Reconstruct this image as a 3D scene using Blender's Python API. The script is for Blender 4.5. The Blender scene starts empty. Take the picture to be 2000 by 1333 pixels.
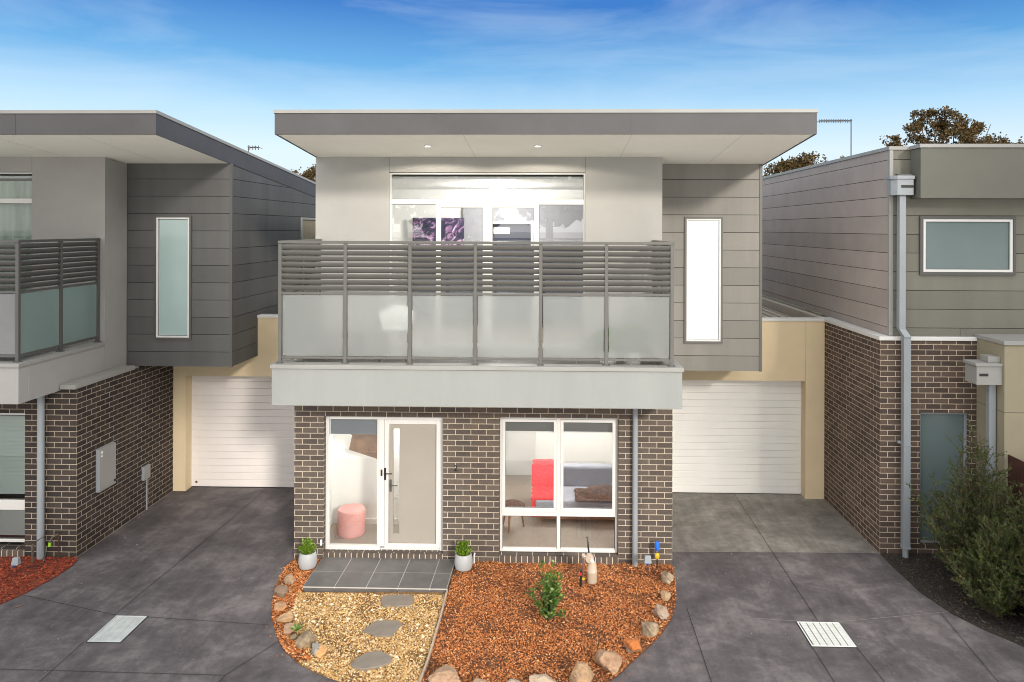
import bpy, bmesh, math, random
from mathutils import Vector, Matrix, noise
random.seed(7)
R_ = math.radians
scene = bpy.context.scene
col = scene.collection

# ------------------------------------------------------------------ camera
cam_d = bpy.data.cameras.new("camera")
cam = bpy.data.objects.new("camera", cam_d); col.objects.link(cam)
cam_d.sensor_width = 36; cam_d.lens = 36 * 1417 / 2000
cam_d.shift_x = -0.02; cam_d.shift_y = -0.11025
cam_d.clip_start = 0.1; cam_d.clip_end = 2000
cam.matrix_world = (Matrix.Translation((0, 0, 5.2)) @ Matrix.Rotation(math.atan(38 / 1417), 4, 'Z')
                    @ Matrix.Rotation(R_(90), 4, 'X') @ Matrix.Rotation(0.003, 4, 'Z'))
scene.camera = cam

# ------------------------------------------------------------------ world, sun, exposure
SUN_EL, SUN_AZ = 21.0, 27.0      # azimuth: degrees to the right of the viewing side of the facade
w = bpy.data.worlds.new("World"); scene.world = w; w.use_nodes = True
nt = w.node_tree; N = nt.nodes; L = nt.links; N.clear()
out = N.new('ShaderNodeOutputWorld'); bg = N.new('ShaderNodeBackground'); L.new(bg.outputs[0], out.inputs[0])
bg.inputs[1].default_value = 0.15
sky = N.new('ShaderNodeTexSky'); sky.sky_type = 'NISHITA'; sky.sun_disc = False
sky.sun_elevation = R_(SUN_EL); sky.sun_rotation = R_(180 - SUN_AZ)
tc = N.new('ShaderNodeTexCoord'); sp = N.new('ShaderNodeSeparateXYZ'); L.new(tc.outputs['Generated'], sp.inputs[0])
ramp = N.new('ShaderNodeValToRGB'); L.new(sp.outputs[2], ramp.inputs[0])
el = ramp.color_ramp.elements
el[0].position = 0.0; el[0].color = (.40, .47, .52, 1)
el[1].position = 1.0; el[1].color = (.72, .76, .82, 1)
for p, c in ((.10, (.44, .53, .60, 1)), (.155, (.27, .43, .57, 1)), (.215, (.070, .24, .46, 1)), (.29, (.008, .10, .34, 1)), (.42, (.02, .12, .34, 1)), (.62, (.50, .56, .62, 1))):
    e = el.new(p); e.color = c
mul = N.new('ShaderNodeVectorMath'); mul.operation = 'SCALE'; L.new(ramp.outputs[0], mul.inputs[0]); mul.inputs[3].default_value = 6.6
mx = N.new('ShaderNodeMix'); mx.data_type = 'RGBA'; mx.inputs[0].default_value = .92
L.new(sky.outputs[0], mx.inputs[6]); L.new(mul.outputs[0], mx.inputs[7])
# thin streaks of cloud
mp = N.new('ShaderNodeMapping'); mp.inputs['Scale'].default_value = (1.2, 1.2, 6.5); mp.inputs['Rotation'].default_value = (0.05, .16, .0)
L.new(tc.outputs['Generated'], mp.inputs[0])
nz = N.new('ShaderNodeTexNoise'); nz.inputs['Scale'].default_value = 2.1; nz.inputs['Detail'].default_value = 9; nz.inputs['Roughness'].default_value = .58
nz.inputs['Distortion'].default_value = .5
L.new(mp.outputs[0], nz.inputs[0])
cr = N.new('ShaderNodeValToRGB'); cr.color_ramp.elements[0].position = .43; cr.color_ramp.elements[1].position = .84
cr.color_ramp.elements[1].color = (.46, .46, .46, 1); L.new(nz.outputs[0], cr.inputs[0])
mx2 = N.new('ShaderNodeMix'); mx2.data_type = 'RGBA'; L.new(cr.outputs[0], mx2.inputs[0]); L.new(mx.outputs[2], mx2.inputs[6])
mx2.inputs[7].default_value = (2.9, 3.5, 4.0, 1)
# added fill: unseen sky behind the viewer brightened towards white
inv = N.new('ShaderNodeMapRange'); inv.inputs[1].default_value = .15; inv.inputs[2].default_value = -.65; L.new(sp.outputs[1], inv.inputs[0]); inv.inputs[4].default_value = .9
mx3 = N.new('ShaderNodeMix'); mx3.data_type = 'RGBA'; L.new(inv.outputs[0], mx3.inputs[0]); L.new(mx2.outputs[2], mx3.inputs[6]); mx3.inputs[7].default_value = (10.5, 10.2, 9.7, 1)
L.new(mx3.outputs[2], bg.inputs[0])

sd = bpy.data.lights.new("sun", 'SUN'); sun = bpy.data.objects.new("sun", sd); col.objects.link(sun)
sd.energy = 1.75; sd.angle = R_(6.5); sd.color = (1, .93, .83)
_d = Vector((math.sin(R_(SUN_AZ)) * math.cos(R_(SUN_EL)), -math.cos(R_(SUN_AZ)) * math.cos(R_(SUN_EL)), math.sin(R_(SUN_EL))))
sun.rotation_euler = _d.to_track_quat('Z', 'Y').to_euler(); sun.location = _d * 40
scene.view_settings.view_transform = 'Standard'; scene.view_settings.look = 'None'
scene.view_settings.exposure = 0.78; scene.view_settings.gamma = 1
scene.cycles.filter_width = 1.0; scene.cycles.max_bounces = 10; scene.cycles.transparent_max_bounces = 16; scene.cycles.transmission_bounces = 8

# ------------------------------------------------------------------ helpers
ORG = {}
class MB:
    def __init__(s): s.v = []; s.f = []
    def add(s, vs, fs):
        b = len(s.v); s.v += [tuple(v) for v in vs]; s.f += [tuple(i + b for i in f) for f in fs]; return s
    def box(s, x0, x1, y0, y1, z0, z1):
        return s.add([(x0, y0, z0), (x1, y0, z0), (x1, y1, z0), (x0, y1, z0), (x0, y0, z1), (x1, y0, z1), (x1, y1, z1), (x0, y1, z1)],
                     [(0, 3, 2, 1), (4, 5, 6, 7), (0, 1, 5, 4), (1, 2, 6, 5), (2, 3, 7, 6), (3, 0, 4, 7)])
    def slbox(s, x0, x1, y0, y1, z0, z1, yr, sl):   # box whose top and bottom fall by sl per metre beyond yr
        a, b = (y0 - yr) * sl, (y1 - yr) * sl
        return s.add([(x0, y0, z0 - a), (x1, y0, z0 - a), (x1, y1, z0 - b), (x0, y1, z0 - b), (x0, y0, z1 - a), (x1, y0, z1 - a), (x1, y1, z1 - b), (x0, y1, z1 - b)],
                     [(0, 3, 2, 1), (4, 5, 6, 7), (0, 1, 5, 4), (1, 2, 6, 5), (2, 3, 7, 6), (3, 0, 4, 7)])
    def prism(s, poly, z0, z1):
        n = len(poly)
        vs = [(p[0], p[1], z0) for p in poly] + [(p[0], p[1], z1) for p in poly]
        return s.add(vs, [tuple(range(n - 1, -1, -1)), tuple(range(n, 2 * n))] + [(i, (i + 1) % n, n + (i + 1) % n, n + i) for i in range(n)])
    def tube(s, pts, rs, n=8, cap=True):
        pts = [Vector(p) for p in pts]
        if not hasattr(rs, '__len__'): rs = [rs] * len(pts)
        vs = []; fs = []; up = None
        for i, p in enumerate(pts):
            d = (pts[min(i + 1, len(pts) - 1)] - pts[max(i - 1, 0)]).normalized()
            if up is None: up = d.orthogonal().normalized()
            up = (up - d * up.dot(d)).normalized(); sd_ = d.cross(up)
            for k in range(n):
                a = 2 * math.pi * k / n
                vs.append(p + (up * math.cos(a) + sd_ * math.sin(a)) * rs[i])
        for i in range(len(pts) - 1):
            for k in range(n):
                fs.append((i * n + k, i * n + (k + 1) % n, (i + 1) * n + (k + 1) % n, (i + 1) * n + k))
        if cap: fs += [tuple(range(n - 1, -1, -1)), tuple(range((len(pts) - 1) * n, len(pts) * n))]
        return s.add(vs, fs)
    def lathe(s, c, prof, n=24, sx=1, sy=1):
        vs = []; fs = []
        for r, z in prof:
            for k in range(n):
                a = 2 * math.pi * k / n; vs.append((c[0] + r * sx * math.cos(a), c[1] + r * sy * math.sin(a), c[2] + z))
        for i in range(len(prof) - 1):
            for k in range(n): fs.append((i * n + k, i * n + (k + 1) % n, (i + 1) * n + (k + 1) % n, (i + 1) * n + k))
        fs += [tuple(range(n - 1, -1, -1)), tuple(range((len(prof) - 1) * n, len(prof) * n))]
        return s.add(vs, fs)
    # wall with openings. axis 'x': runs along x at y in [t0,t1]; axis 'y': runs along y at x in [t0,t1]
    def wall(s, axis, a0, a1, z0, z1, t0, t1, holes=(), cap=True):
        As = sorted({a0, a1} | {min(max(h[i], a0), a1) for h in holes for i in (0, 1)})
        Zs = sorted({z0, z1} | {min(max(h[i], z0), z1) for h in holes for i in (2, 3)})
        def solid(i, j):
            if i < 0 or j < 0 or i >= len(As) - 1 or j >= len(Zs) - 1: return False
            ca, cz = (As[i] + As[i + 1]) / 2, (Zs[j] + Zs[j + 1]) / 2
            return not any(h[0] < ca < h[1] and h[2] < cz < h[3] for h in holes)
        P = (lambda a, t, z: (a, t, z)) if axis == 'x' else (lambda a, t, z: (t, a, z))
        for i in range(len(As) - 1):
            for j in range(len(Zs) - 1):
                if not solid(i, j): continue
                b0, b1, c0, c1 = As[i], As[i + 1], Zs[j], Zs[j + 1]
                Q = [[P(b0, t0, c0), P(b1, t0, c0), P(b1, t0, c1), P(b0, t0, c1)], [P(b1, t1, c0), P(b0, t1, c0), P(b0, t1, c1), P(b1, t1, c1)]]
                if not solid(i - 1, j): Q.append([P(b0, t1, c0), P(b0, t0, c0), P(b0, t0, c1), P(b0, t1, c1)])
                if not solid(i + 1, j): Q.append([P(b1, t0, c0), P(b1, t1, c0), P(b1, t1, c1), P(b1, t0, c1)])
                if not solid(i, j - 1): Q.append([P(b0, t1, c0), P(b1, t1, c0), P(b1, t0, c0), P(b0, t0, c0)])
                if not solid(i, j + 1): Q.append([P(b0, t0, c1), P(b1, t0, c1), P(b1, t1, c1), P(b0, t1, c1)])
                for q in Q:
                    if axis == 'y': q = q[::-1]
                    s.add(q, [(0, 1, 2, 3)])
        return s
    def build(s, name, mat, parent=None, smooth=False, bevel=0, loc=None, weld=False, seg=1):
        me = bpy.data.meshes.new(name)
        root = parent
        while root is not None and root.parent is not None: root = root.parent
        o3 = Vector(root.location) if root is not None else Vector(loc or (0, 0, 0))
        me.from_pydata([tuple(Vector(v) - o3) for v in s.v], [], s.f)
        if weld:
            bm = bmesh.new(); bm.from_mesh(me); bmesh.ops.remove_doubles(bm, verts=bm.verts, dist=1e-5); bm.to_mesh(me); bm.free()
        me.materials.append(mat)
        if smooth:
            for p in me.polygons: p.use_smooth = True
        me.update()
        o = bpy.data.objects.new(name, me); col.objects.link(o)
        if parent is not None: o.parent = parent
        else: o.location = o3
        if bevel:
            m = o.modifiers.new('bevel', 'BEVEL'); m.width = bevel; m.segments = seg; m.limit_method = 'ANGLE'; m.angle_limit = R_(40)
        return o

def tag(o, label=None, cat=None, group=None, kind=None):
    if label: o['label'] = label
    if cat: o['category'] = cat
    if group: o['group'] = group
    if kind: o['kind'] = kind
    return o
def thing(name, loc, label, cat, group=None):
    o = bpy.data.objects.new(name, None); col.objects.link(o); o.location = loc; o.empty_display_size = .2
    return tag(o, label, cat, group)
def smooth_by_angle(o, ang=35):
    me = o.data
    for p in me.polygons: p.use_smooth = True
    try: me.set_sharp_from_angle(angle=R_(ang))
    except Exception: pass
    return o

# ------------------------------------------------------------------ materials
def mat(name, c, rough=.7, metal=0, var=.0, vscale=3, bump=0, bscale=60, spec=.5, c2=None, det=6, streak=False):
    m = bpy.data.materials.new(name); m.use_nodes = True
    n = m.node_tree.nodes; l = m.node_tree.links; b = n['Principled BSDF']
    b.inputs['Base Color'].default_value = (*c, 1); b.inputs['Roughness'].default_value = rough
    b.inputs['Metallic'].default_value = metal; b.inputs['Specular IOR Level'].default_value = spec
    t = n.new('ShaderNodeTexCoord')
    if var or c2:
        z = n.new('ShaderNodeTexNoise'); z.inputs['Scale'].default_value = vscale; z.inputs['Detail'].default_value = det; z.inputs['Roughness'].default_value = .6
        if streak:
            mm = n.new('ShaderNodeMapping'); mm.inputs['Scale'].default_value = (1, 1, .12); l.new(t.outputs['Object'], mm.inputs[0]); l.new(mm.outputs[0], z.inputs[0])
        else: l.new(t.outputs['Object'], z.inputs[0])
        r = n.new('ShaderNodeValToRGB'); l.new(z.outputs[0], r.inputs[0])
        r.color_ramp.elements[0].position = .32; r.color_ramp.elements[1].position = .70
        a = c2 if c2 else tuple(x * (1 - var) for x in c)
        bb = c if c2 else tuple(min(1, x * (1 + var)) for x in c)
        r.color_ramp.elements[0].color = (*a, 1); r.color_ramp.elements[1].color = (*bb, 1)
        l.new(r.outputs[0], b.inputs['Base Color'])
    if bump:
        z2 = n.new('ShaderNodeTexNoise'); z2.inputs['Scale'].default_value = bscale; z2.inputs['Detail'].default_value = 4
        l.new(t.outputs['Object'], z2.inputs[0])
        bu = n.new('ShaderNodeBump'); bu.inputs['Strength'].default_value = bump; bu.inputs['Distance'].default_value = .01
        l.new(z2.outputs[0], bu.inputs['Height']); l.new(bu.outputs[0], b.inputs['Normal'])
    return m

def board_tone(m, z0, pitch, amt=.09):
    n = m.node_tree.nodes; l = m.node_tree.links; b = n['Principled BSDF']; src = b.inputs['Base Color'].links[0].from_socket
    g = n.new('ShaderNodeNewGeometry'); s = n.new('ShaderNodeSeparateXYZ'); l.new(g.outputs['Position'], s.inputs[0])
    a = n.new('ShaderNodeMath'); a.operation = 'SUBTRACT'; l.new(s.outputs[2], a.inputs[0]); a.inputs[1].default_value = z0
    d = n.new('ShaderNodeMath'); d.operation = 'DIVIDE'; l.new(a.outputs[0], d.inputs[0]); d.inputs[1].default_value = pitch
    f = n.new('ShaderNodeMath'); f.operation = 'FLOOR'; l.new(d.outputs[0], f.inputs[0])
    w_ = n.new('ShaderNodeTexWhiteNoise'); w_.noise_dimensions = '1D'; l.new(f.outputs[0], w_.inputs['W'])
    r = n.new('ShaderNodeMapRange'); l.new(w_.outputs['Value'], r.inputs[0]); r.inputs[3].default_value = 1 - amt; r.inputs[4].default_value = 1 + amt
    v = n.new('ShaderNodeVectorMath'); v.operation = 'SCALE'; l.new(src, v.inputs[0]); l.new(r.outputs[0], v.inputs[3]); l.new(v.outputs[0], b.inputs['Base Color'])

def brick_mat(name, c1, c2, mortar, xo=0.0, yo=0.0):
    m = bpy.data.materials.new(name); m.use_nodes = True
    n = m.node_tree.nodes; l = m.node_tree.links; b = n['Principled BSDF']
    g = n.new('ShaderNodeNewGeometry'); s = n.new('ShaderNodeSeparateXYZ'); l.new(g.outputs['Position'], s.inputs[0])
    sn = n.new('ShaderNodeSeparateXYZ'); l.new(g.outputs['True Normal'], sn.inputs[0])
    ab = n.new('ShaderNodeMath'); ab.operation = 'ABSOLUTE'; l.new(sn.outputs[0], ab.inputs[0])
    gt = n.new('ShaderNodeMath'); gt.operation = 'GREATER_THAN'; l.new(ab.outputs[0], gt.inputs[0]); gt.inputs[1].default_value = .5
    ax = n.new('ShaderNodeMath'); ax.operation = 'SUBTRACT'; l.new(s.outputs[0], ax.inputs[0]); ax.inputs[1].default_value = xo - 240
    ay = n.new('ShaderNodeMath'); ay.operation = 'SUBTRACT'; l.new(s.outputs[1], ay.inputs[0]); ay.inputs[1].default_value = yo - 240.12
    mi = n.new('ShaderNodeMix'); l.new(gt.outputs[0], mi.inputs[0]); l.new(ax.outputs[0], mi.inputs[2]); l.new(ay.outputs[0], mi.inputs[3])
    cb = n.new('ShaderNodeCombineXYZ'); l.new(mi.outputs[0], cb.inputs[0])
    az = n.new('ShaderNodeMath'); az.operation = 'ADD'; l.new(s.outputs[2], az.inputs[0]); az.inputs[1].default_value = 8.6 - .004
    l.new(az.outputs[0], cb.inputs[1])
    t = n.new('ShaderNodeTexBrick'); l.new(cb.outputs[0], t.inputs[0])
    t.inputs['Scale'].default_value = 1; t.inputs['Mortar Size'].default_value = .0052; t.inputs['Mortar Smooth'].default_value = .15
    t.inputs['Brick Width'].default_value = .24; t.inputs['Row Height'].default_value = .086; t.inputs['Bias'].default_value = 0
    t.offset = .5; t.inputs['Color1'].default_value = (0, 0, 0, 1); t.inputs['Color2'].default_value = (1, 1, 1, 1); t.inputs['Mortar'].default_value = (.5, .5, .5, 1)
    rp = n.new('ShaderNodeValToRGB'); l.new(t.outputs['Color'], rp.inputs[0]); ee = rp.color_ramp.elements
    ee[0].position = 0; ee[0].color = (*[x * .97 for x in c2], 1); ee[1].position = 1; ee[1].color = (*[x * 1.06 for x in c1], 1)
    for p_, cc in ((.22, c2), (.5, [(x + y_) / 2 for x, y_ in zip(c1, c2)]), (.78, c1)):
        q_ = ee.new(p_); q_.color = (*cc, 1)
    mt = n.new('ShaderNodeMix'); mt.data_type = 'RGBA'; l.new(t.outputs['Fac'], mt.inputs[0]); l.new(rp.outputs[0], mt.inputs[6]); mt.inputs[7].default_value = (*mortar, 1)
    z = n.new('ShaderNodeTexNoise'); z.inputs['Scale'].default_value = 55; z.inputs['Detail'].default_value = 5; l.new(g.outputs['Position'], z.inputs[0])
    z3 = n.new('ShaderNodeTexNoise'); z3.inputs['Scale'].default_value = 1.3; z3.inputs['Detail'].default_value = 5; l.new(g.outputs['Position'], z3.inputs[0])
    mr = n.new('ShaderNodeMapRange'); l.new(z.outputs[0], mr.inputs[0]); mr.inputs[1].default_value = .3; mr.inputs[2].default_value = .7; mr.inputs[3].default_value = .82; mr.inputs[4].default_value = 1.18
    mr3 = n.new('ShaderNodeMapRange'); l.new(z3.outputs[0], mr3.inputs[0]); mr3.inputs[1].default_value = .3; mr3.inputs[2].default_value = .7; mr3.inputs[3].default_value = .88; mr3.inputs[4].default_value = 1.12
    mm = n.new('ShaderNodeMath'); mm.operation = 'MULTIPLY'; l.new(mr.outputs[0], mm.inputs[0]); l.new(mr3.outputs[0], mm.inputs[1])
    vm = n.new('ShaderNodeVectorMath'); vm.operation = 'SCALE'; l.new(mt.outputs[2], vm.inputs[0]); l.new(mm.outputs[0], vm.inputs[3])
    l.new(vm.outputs[0], b.inputs['Base Color']); b.inputs['Roughness'].default_value = .85; b.inputs['Specular IOR Level'].default_value = .3
    inv = n.new('ShaderNodeMath'); inv.operation = 'MULTIPLY_ADD'; l.new(t.outputs['Fac'], inv.inputs[0]); inv.inputs[1].default_value = -1
    l.new(z.outputs[0], inv.inputs[2])
    bu = n.new('ShaderNodeBump'); bu.inputs['Strength'].default_value = .5; bu.inputs['Distance'].default_value = .004
    l.new(inv.outputs[0], bu.inputs['Height']); l.new(bu.outputs[0], b.inputs['Normal'])
    return m

def glass_mat(name, tint=(.93, .96, .96), refl=1.0):
    m = bpy.data.materials.new(name); m.use_nodes = True
    n = m.node_tree.nodes; l = m.node_tree.links; n.clear()
    o = n.new('ShaderNodeOutputMaterial'); mxs = n.new('ShaderNodeMixShader'); tr = n.new('ShaderNodeBsdfTransparent'); gl = n.new('ShaderNodeBsdfGlossy')
    tr.inputs[0].default_value = (*tint, 1); gl.inputs['Roughness'].default_value = .01
    fr = n.new('ShaderNodeFresnel'); fr.inputs[0].default_value = 1.5
    mu = n.new('ShaderNodeMath'); mu.operation = 'MULTIPLY'; mu.inputs[1].default_value = 1.6 * refl; l.new(fr.outputs[0], mu.inputs[0])
    l.new(mu.outputs[0], mxs.inputs[0]); l.new(tr.outputs[0], mxs.inputs[1]); l.new(gl.outputs[0], mxs.inputs[2]); l.new(mxs.outputs[0], o.inputs[0])
    return m

def frost_mat(name, c, rough=.35, mixd=.35):
    m = bpy.data.materials.new(name); m.use_nodes = True
    n = m.node_tree.nodes; l = m.node_tree.links; n.clear()
    o = n.new('ShaderNodeOutputMaterial'); rf = n.new('ShaderNodeBsdfRefraction'); rf.inputs['Color'].default_value = (*c, 1)
    rf.inputs['Roughness'].default_value = rough; rf.inputs['IOR'].default_value = 1.12
    df = n.new('ShaderNodeBsdfDiffuse'); df.inputs[0].default_value = (*c, 1)
    tl = n.new('ShaderNodeBsdfTranslucent'); tl.inputs[0].default_value = (*c, 1)
    gl = n.new('ShaderNodeBsdfGlossy'); gl.inputs['Roughness'].default_value = .12
    a = n.new('ShaderNodeMixShader'); a.inputs[0].default_value = .5; l.new(df.outputs[0], a.inputs[1]); l.new(tl.outputs[0], a.inputs[2])
    b = n.new('ShaderNodeMixShader'); b.inputs[0].default_value = mixd; l.new(rf.outputs[0], b.inputs[1]); l.new(a.outputs[0], b.inputs[2])
    fr = n.new('ShaderNodeFresnel'); fr.inputs[0].default_value = 1.4
    d = n.new('ShaderNodeMixShader'); l.new(fr.outputs[0], d.inputs[0]); l.new(b.outputs[0], d.inputs[1]); l.new(gl.outputs[0], d.inputs[2])
    l.new(d.outputs[0], o.inputs[0]); return m

def island_mat(name, cols, rough=.8, trans=0, spec=.4, bump=0):
    m = bpy.data.materials.new(name); m.use_nodes = True
    n = m.node_tree.nodes; l = m.node_tree.links; b = n['Principled BSDF']
    g = n.new('ShaderNodeNewGeometry'); r = n.new('ShaderNodeValToRGB'); l.new(g.outputs['Random Per Island'], r.inputs[0])
    e = r.color_ramp.elements
    e[0].position = 0; e[0].color = (*cols[0], 1); e[1].position = 1; e[1].color = (*cols[-1], 1)
    for i, c in enumerate(cols[1:-1]):
        k = e.new((i + 1) / (len(cols) - 1)); k.color = (*c, 1)
    l.new(r.outputs[0], b.inputs['Base Color']); b.inputs['Roughness'].default_value = rough; b.inputs['Specular IOR Level'].default_value = spec
    if trans:
        o = n['Material Output']; tl = n.new('ShaderNodeBsdfTranslucent'); l.new(r.outputs[0], tl.inputs[0])
        ms = n.new('ShaderNodeMixShader'); ms.inputs[0].default_value = trans; l.new(b.outputs[0], ms.inputs[1]); l.new(tl.outputs[0], ms.inputs[2]); l.new(ms.outputs[0], o.inputs[0])
    return m
def emit_mat(name, c, s):
    m = bpy.data.materials.new(name); m.use_nodes = True; b = m.node_tree.nodes['Principled BSDF']
    b.inputs['Base Color'].default_value = (*c, 1); b.inputs['Emission Color'].default_value = (*c, 1); b.inputs['Emission Strength'].default_value = s
    return m

def concrete_mat(name, tones=((.066, .057, .061), (.104, .092, .096), (.185, .167, .165))):
    m = bpy.data.materials.new(name); m.use_nodes = True
    n = m.node_tree.nodes; l = m.node_tree.links; b = n['Principled BSDF']; t = n.new('ShaderNodeTexCoord')
    def nz_(sc, det, rg=.6, dist=0, anis=None):
        z = n.new('ShaderNodeTexNoise'); z.inputs['Scale'].default_value = sc; z.inputs['Detail'].default_value = det; z.inputs['Roughness'].default_value = rg; z.inputs['Distortion'].default_value = dist
        if anis:
            mm = n.new('ShaderNodeMapping'); mm.inputs['Scale'].default_value = anis; l.new(t.outputs['Object'], mm.inputs[0]); l.new(mm.outputs[0], z.inputs[0])
        else: l.new(t.outputs['Object'], z.inputs[0])
        return z
    a = nz_(1.3, 12, .72, .25); bb = nz_(8, 9, .75, .15); c = nz_(150, 3)
    r = n.new('ShaderNodeValToRGB'); l.new(a.outputs[0], r.inputs[0])
    e = r.color_ramp.elements; e[0].position = .34; e[0].color = (*tones[0], 1); e[1].position = .68; e[1].color = (*tones[2], 1)
    k = e.new(.5); k.color = (*tones[1], 1)
    r2 = n.new('ShaderNodeMapRange'); l.new(bb.outputs[0], r2.inputs[0]); r2.inputs[1].default_value = .3; r2.inputs[2].default_value = .7; r2.inputs[3].default_value = .78; r2.inputs[4].default_value = 1.24
    r3 = n.new('ShaderNodeMapRange'); l.new(c.outputs[0], r3.inputs[0]); r3.inputs[1].default_value = .3; r3.inputs[2].default_value = .7; r3.inputs[3].default_value = .84; r3.inputs[4].default_value = 1.16
    mu = n.new('ShaderNodeMath'); mu.operation = 'MULTIPLY'; l.new(r2.outputs[0], mu.inputs[0]); l.new(r3.outputs[0], mu.inputs[1])
    vm = n.new('ShaderNodeVectorMath'); vm.operation = 'SCALE'; l.new(r.outputs[0], vm.inputs[0]); l.new(mu.outputs[0], vm.inputs[3])
    # worn pale scuffs and flecks
    sc = nz_(4.5, 12, .8, .3, (1, 1.7, 1)); r4 = n.new('ShaderNodeMapRange'); l.new(sc.outputs[0], r4.inputs[0]); r4.inputs[1].default_value = .56; r4.inputs[2].default_value = .74; r4.inputs[4].default_value = .34
    mi = n.new('ShaderNodeMix'); mi.data_type = 'RGBA'; l.new(r4.outputs[0], mi.inputs[0]); l.new(vm.outputs[0], mi.inputs[6]); mi.inputs[7].default_value = (.25, .235, .23, 1)
    tw = nz_(2.2, 6, .6, 0, (2.6, .22, 1)); r5 = n.new('ShaderNodeMapRange'); l.new(tw.outputs[0], r5.inputs[0]); r5.inputs[1].default_value = .35; r5.inputs[2].default_value = .65; r5.inputs[3].default_value = .90; r5.inputs[4].default_value = 1.16
    v5 = n.new('ShaderNodeVectorMath'); v5.operation = 'SCALE'; l.new(mi.outputs[2], v5.inputs[0]); l.new(r5.outputs[0], v5.inputs[3])
    l.new(v5.outputs[0], b.inputs['Base Color'])
    rr = n.new('ShaderNodeMapRange'); l.new(bb.outputs[0], rr.inputs[0]); rr.inputs[3].default_value = .50; rr.inputs[4].default_value = .85; l.new(rr.outputs[0], b.inputs['Roughness'])
    b.inputs['Specular IOR Level'].default_value = .35
    bu = n.new('ShaderNodeBump'); bu.inputs['Strength'].default_value = .35; bu.inputs['Distance'].default_value = .006
    ad = n.new('ShaderNodeMath'); ad.operation = 'MULTIPLY_ADD'; l.new(c.outputs[0], ad.inputs[0]); ad.inputs[1].default_value = .5; l.new(bb.outputs[0], ad.inputs[2])
    l.new(ad.outputs[0], bu.inputs['Height']); l.new(bu.outputs[0], b.inputs['Normal'])
    return m

M = {}
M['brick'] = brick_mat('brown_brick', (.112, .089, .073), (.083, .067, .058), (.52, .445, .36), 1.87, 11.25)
M['brick_left_shaded'] = brick_mat('brown_brick_left_shaded', (.054, .041, .035), (.034, .027, .025), (.40, .335, .26), -7.45, 11.2)  # shade of the left house put into this darker brick copy
M['brick_right'] = brick_mat('brown_brick_right', (.115, .083, .066), (.074, .054, .046), (.56, .46, .35), 5.26, 11.76)
M['sillbrick'] = island_mat('sill_brick', [(.12, .094, .08), (.085, .066, .056), (.10, .08, .068)], .85)
M['mortar'] = mat('mortar', (.60, .52, .42), .9, bump=.3)
M['render'] = mat('grey_render', (.285, .297, .29), .85, var=.045, vscale=2.6, streak=True, bump=.35, bscale=220)
M['render_left'] = mat('left_house_render', (.33, .32, .31), .85, var=.06, vscale=1.1, bump=.4, bscale=220)
M['render_up'] = mat('warm_grey_render', (.37, .365, .35), .85, var=.06, vscale=1.1, bump=.4, bscale=220)
M['render_box'] = mat('olive_grey_render_shaded', (.135, .135, .115), .85, var=.05, vscale=1.5, bump=.4, bscale=200)  # bulkhead: shade put into the colour, the face itself catches sun
M['beige'] = mat('beige_render', (.76, .62, .41), .88, var=.05, vscale=1.3, bump=.45, bscale=200)
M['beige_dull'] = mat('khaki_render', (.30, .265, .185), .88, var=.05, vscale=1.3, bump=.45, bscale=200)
M['clad'] = mat('grey_cladding', (.215, .205, .185), .7, var=.10, vscale=2.5, bump=.12, bscale=90, streak=True)
M['clad_shaded'] = mat('shaded_grey_cladding', (.093, .093, .092), .65, var=.12, vscale=2.5, bump=.12, bscale=90, streak=True)  # left wing's shade is put into this darker copy of the cladding
M['clad_mauve_lit'] = mat('mauve_grey_cladding_lit', (.38, .33, .305), .75, var=.06, vscale=2, bump=.35, bscale=160)  # side boards lightened in colour for the brighter light on that face
M['clad_olive_shaded'] = mat('olive_grey_cladding_shaded', (.16, .155, .130), .75, var=.08, vscale=2, bump=.12, bscale=90, streak=True)  # front boards darkened in colour to carry the right house's shade
for k_, z_, p_ in (('clad', 2.945, .3125), ('clad_shaded', 2.945, .3125), ('clad_mauve_lit', 3.618, .3), ('clad_olive_shaded', 3.618, .3)): board_tone(M[k_], z_, p_)
M['gap'] = mat('joint_shadow_black', (.03, .03, .03), .9)
M['fascia'] = mat('fascia_grey', (.072, .069, .073), .6, var=.10, vscale=1.8, streak=False, bump=.05, bscale=40)
M['soffit'] = mat('cream_soffit', (.95, .93, .85), .8, var=.03, vscale=1)
M['zinc'] = mat('cap_metal', (.29, .287, .275), .45, .0, var=.05)
M['white'] = mat('white_aluminium', (.66, .655, .64), .4, var=.02)
M['pwhite'] = mat('white_wall_paint', (.82, .82, .80), .8)
M['gdoor'] = mat('cream_garage_door', (.84, .825, .79), .45, var=.03, vscale=2)
M['gdoor_pink'] = mat('pale_garage_door', (.78, .73, .705), .45, var=.03, vscale=2)
M['rail'] = mat('grey_powder_coat', (.118, .115, .108), .42, .1, var=.06)
M['rail_dark'] = mat('dark_powder_coat', (.085, .083, .080), .45, .1)
M['pipe'] = mat('downpipe_grey', (.27, .295, .32), .45, var=.04)
M['glass'] = glass_mat('clear_glass', refl=2.3)
M['glass_dark'] = glass_mat('dull_glass', (.80, .86, .84), .8)
M['frost'] = frost_mat('frosted_glass', (.83, .85, .85), .45, .26)
M['frost_g'] = frost_mat('frosted_green_glass', (.60, .75, .73), .4, .45)
M['frost_opaque'] = mat('frosted_pane', (.35, .46, .455), .10, spec=.5, var=.05, vscale=1.2)
M['frost_opaque2'] = mat('frosted_pane_right', (.13, .175, .18), .2, spec=.5, var=.05, vscale=1.2)
M['grey_panel'] = mat('smoked_panel', (.17, .17, .18), .25, var=.1, vscale=1)
M['lit'] = emit_mat('lit_frosted_pane', (.90, .91, .94), .42)
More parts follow.
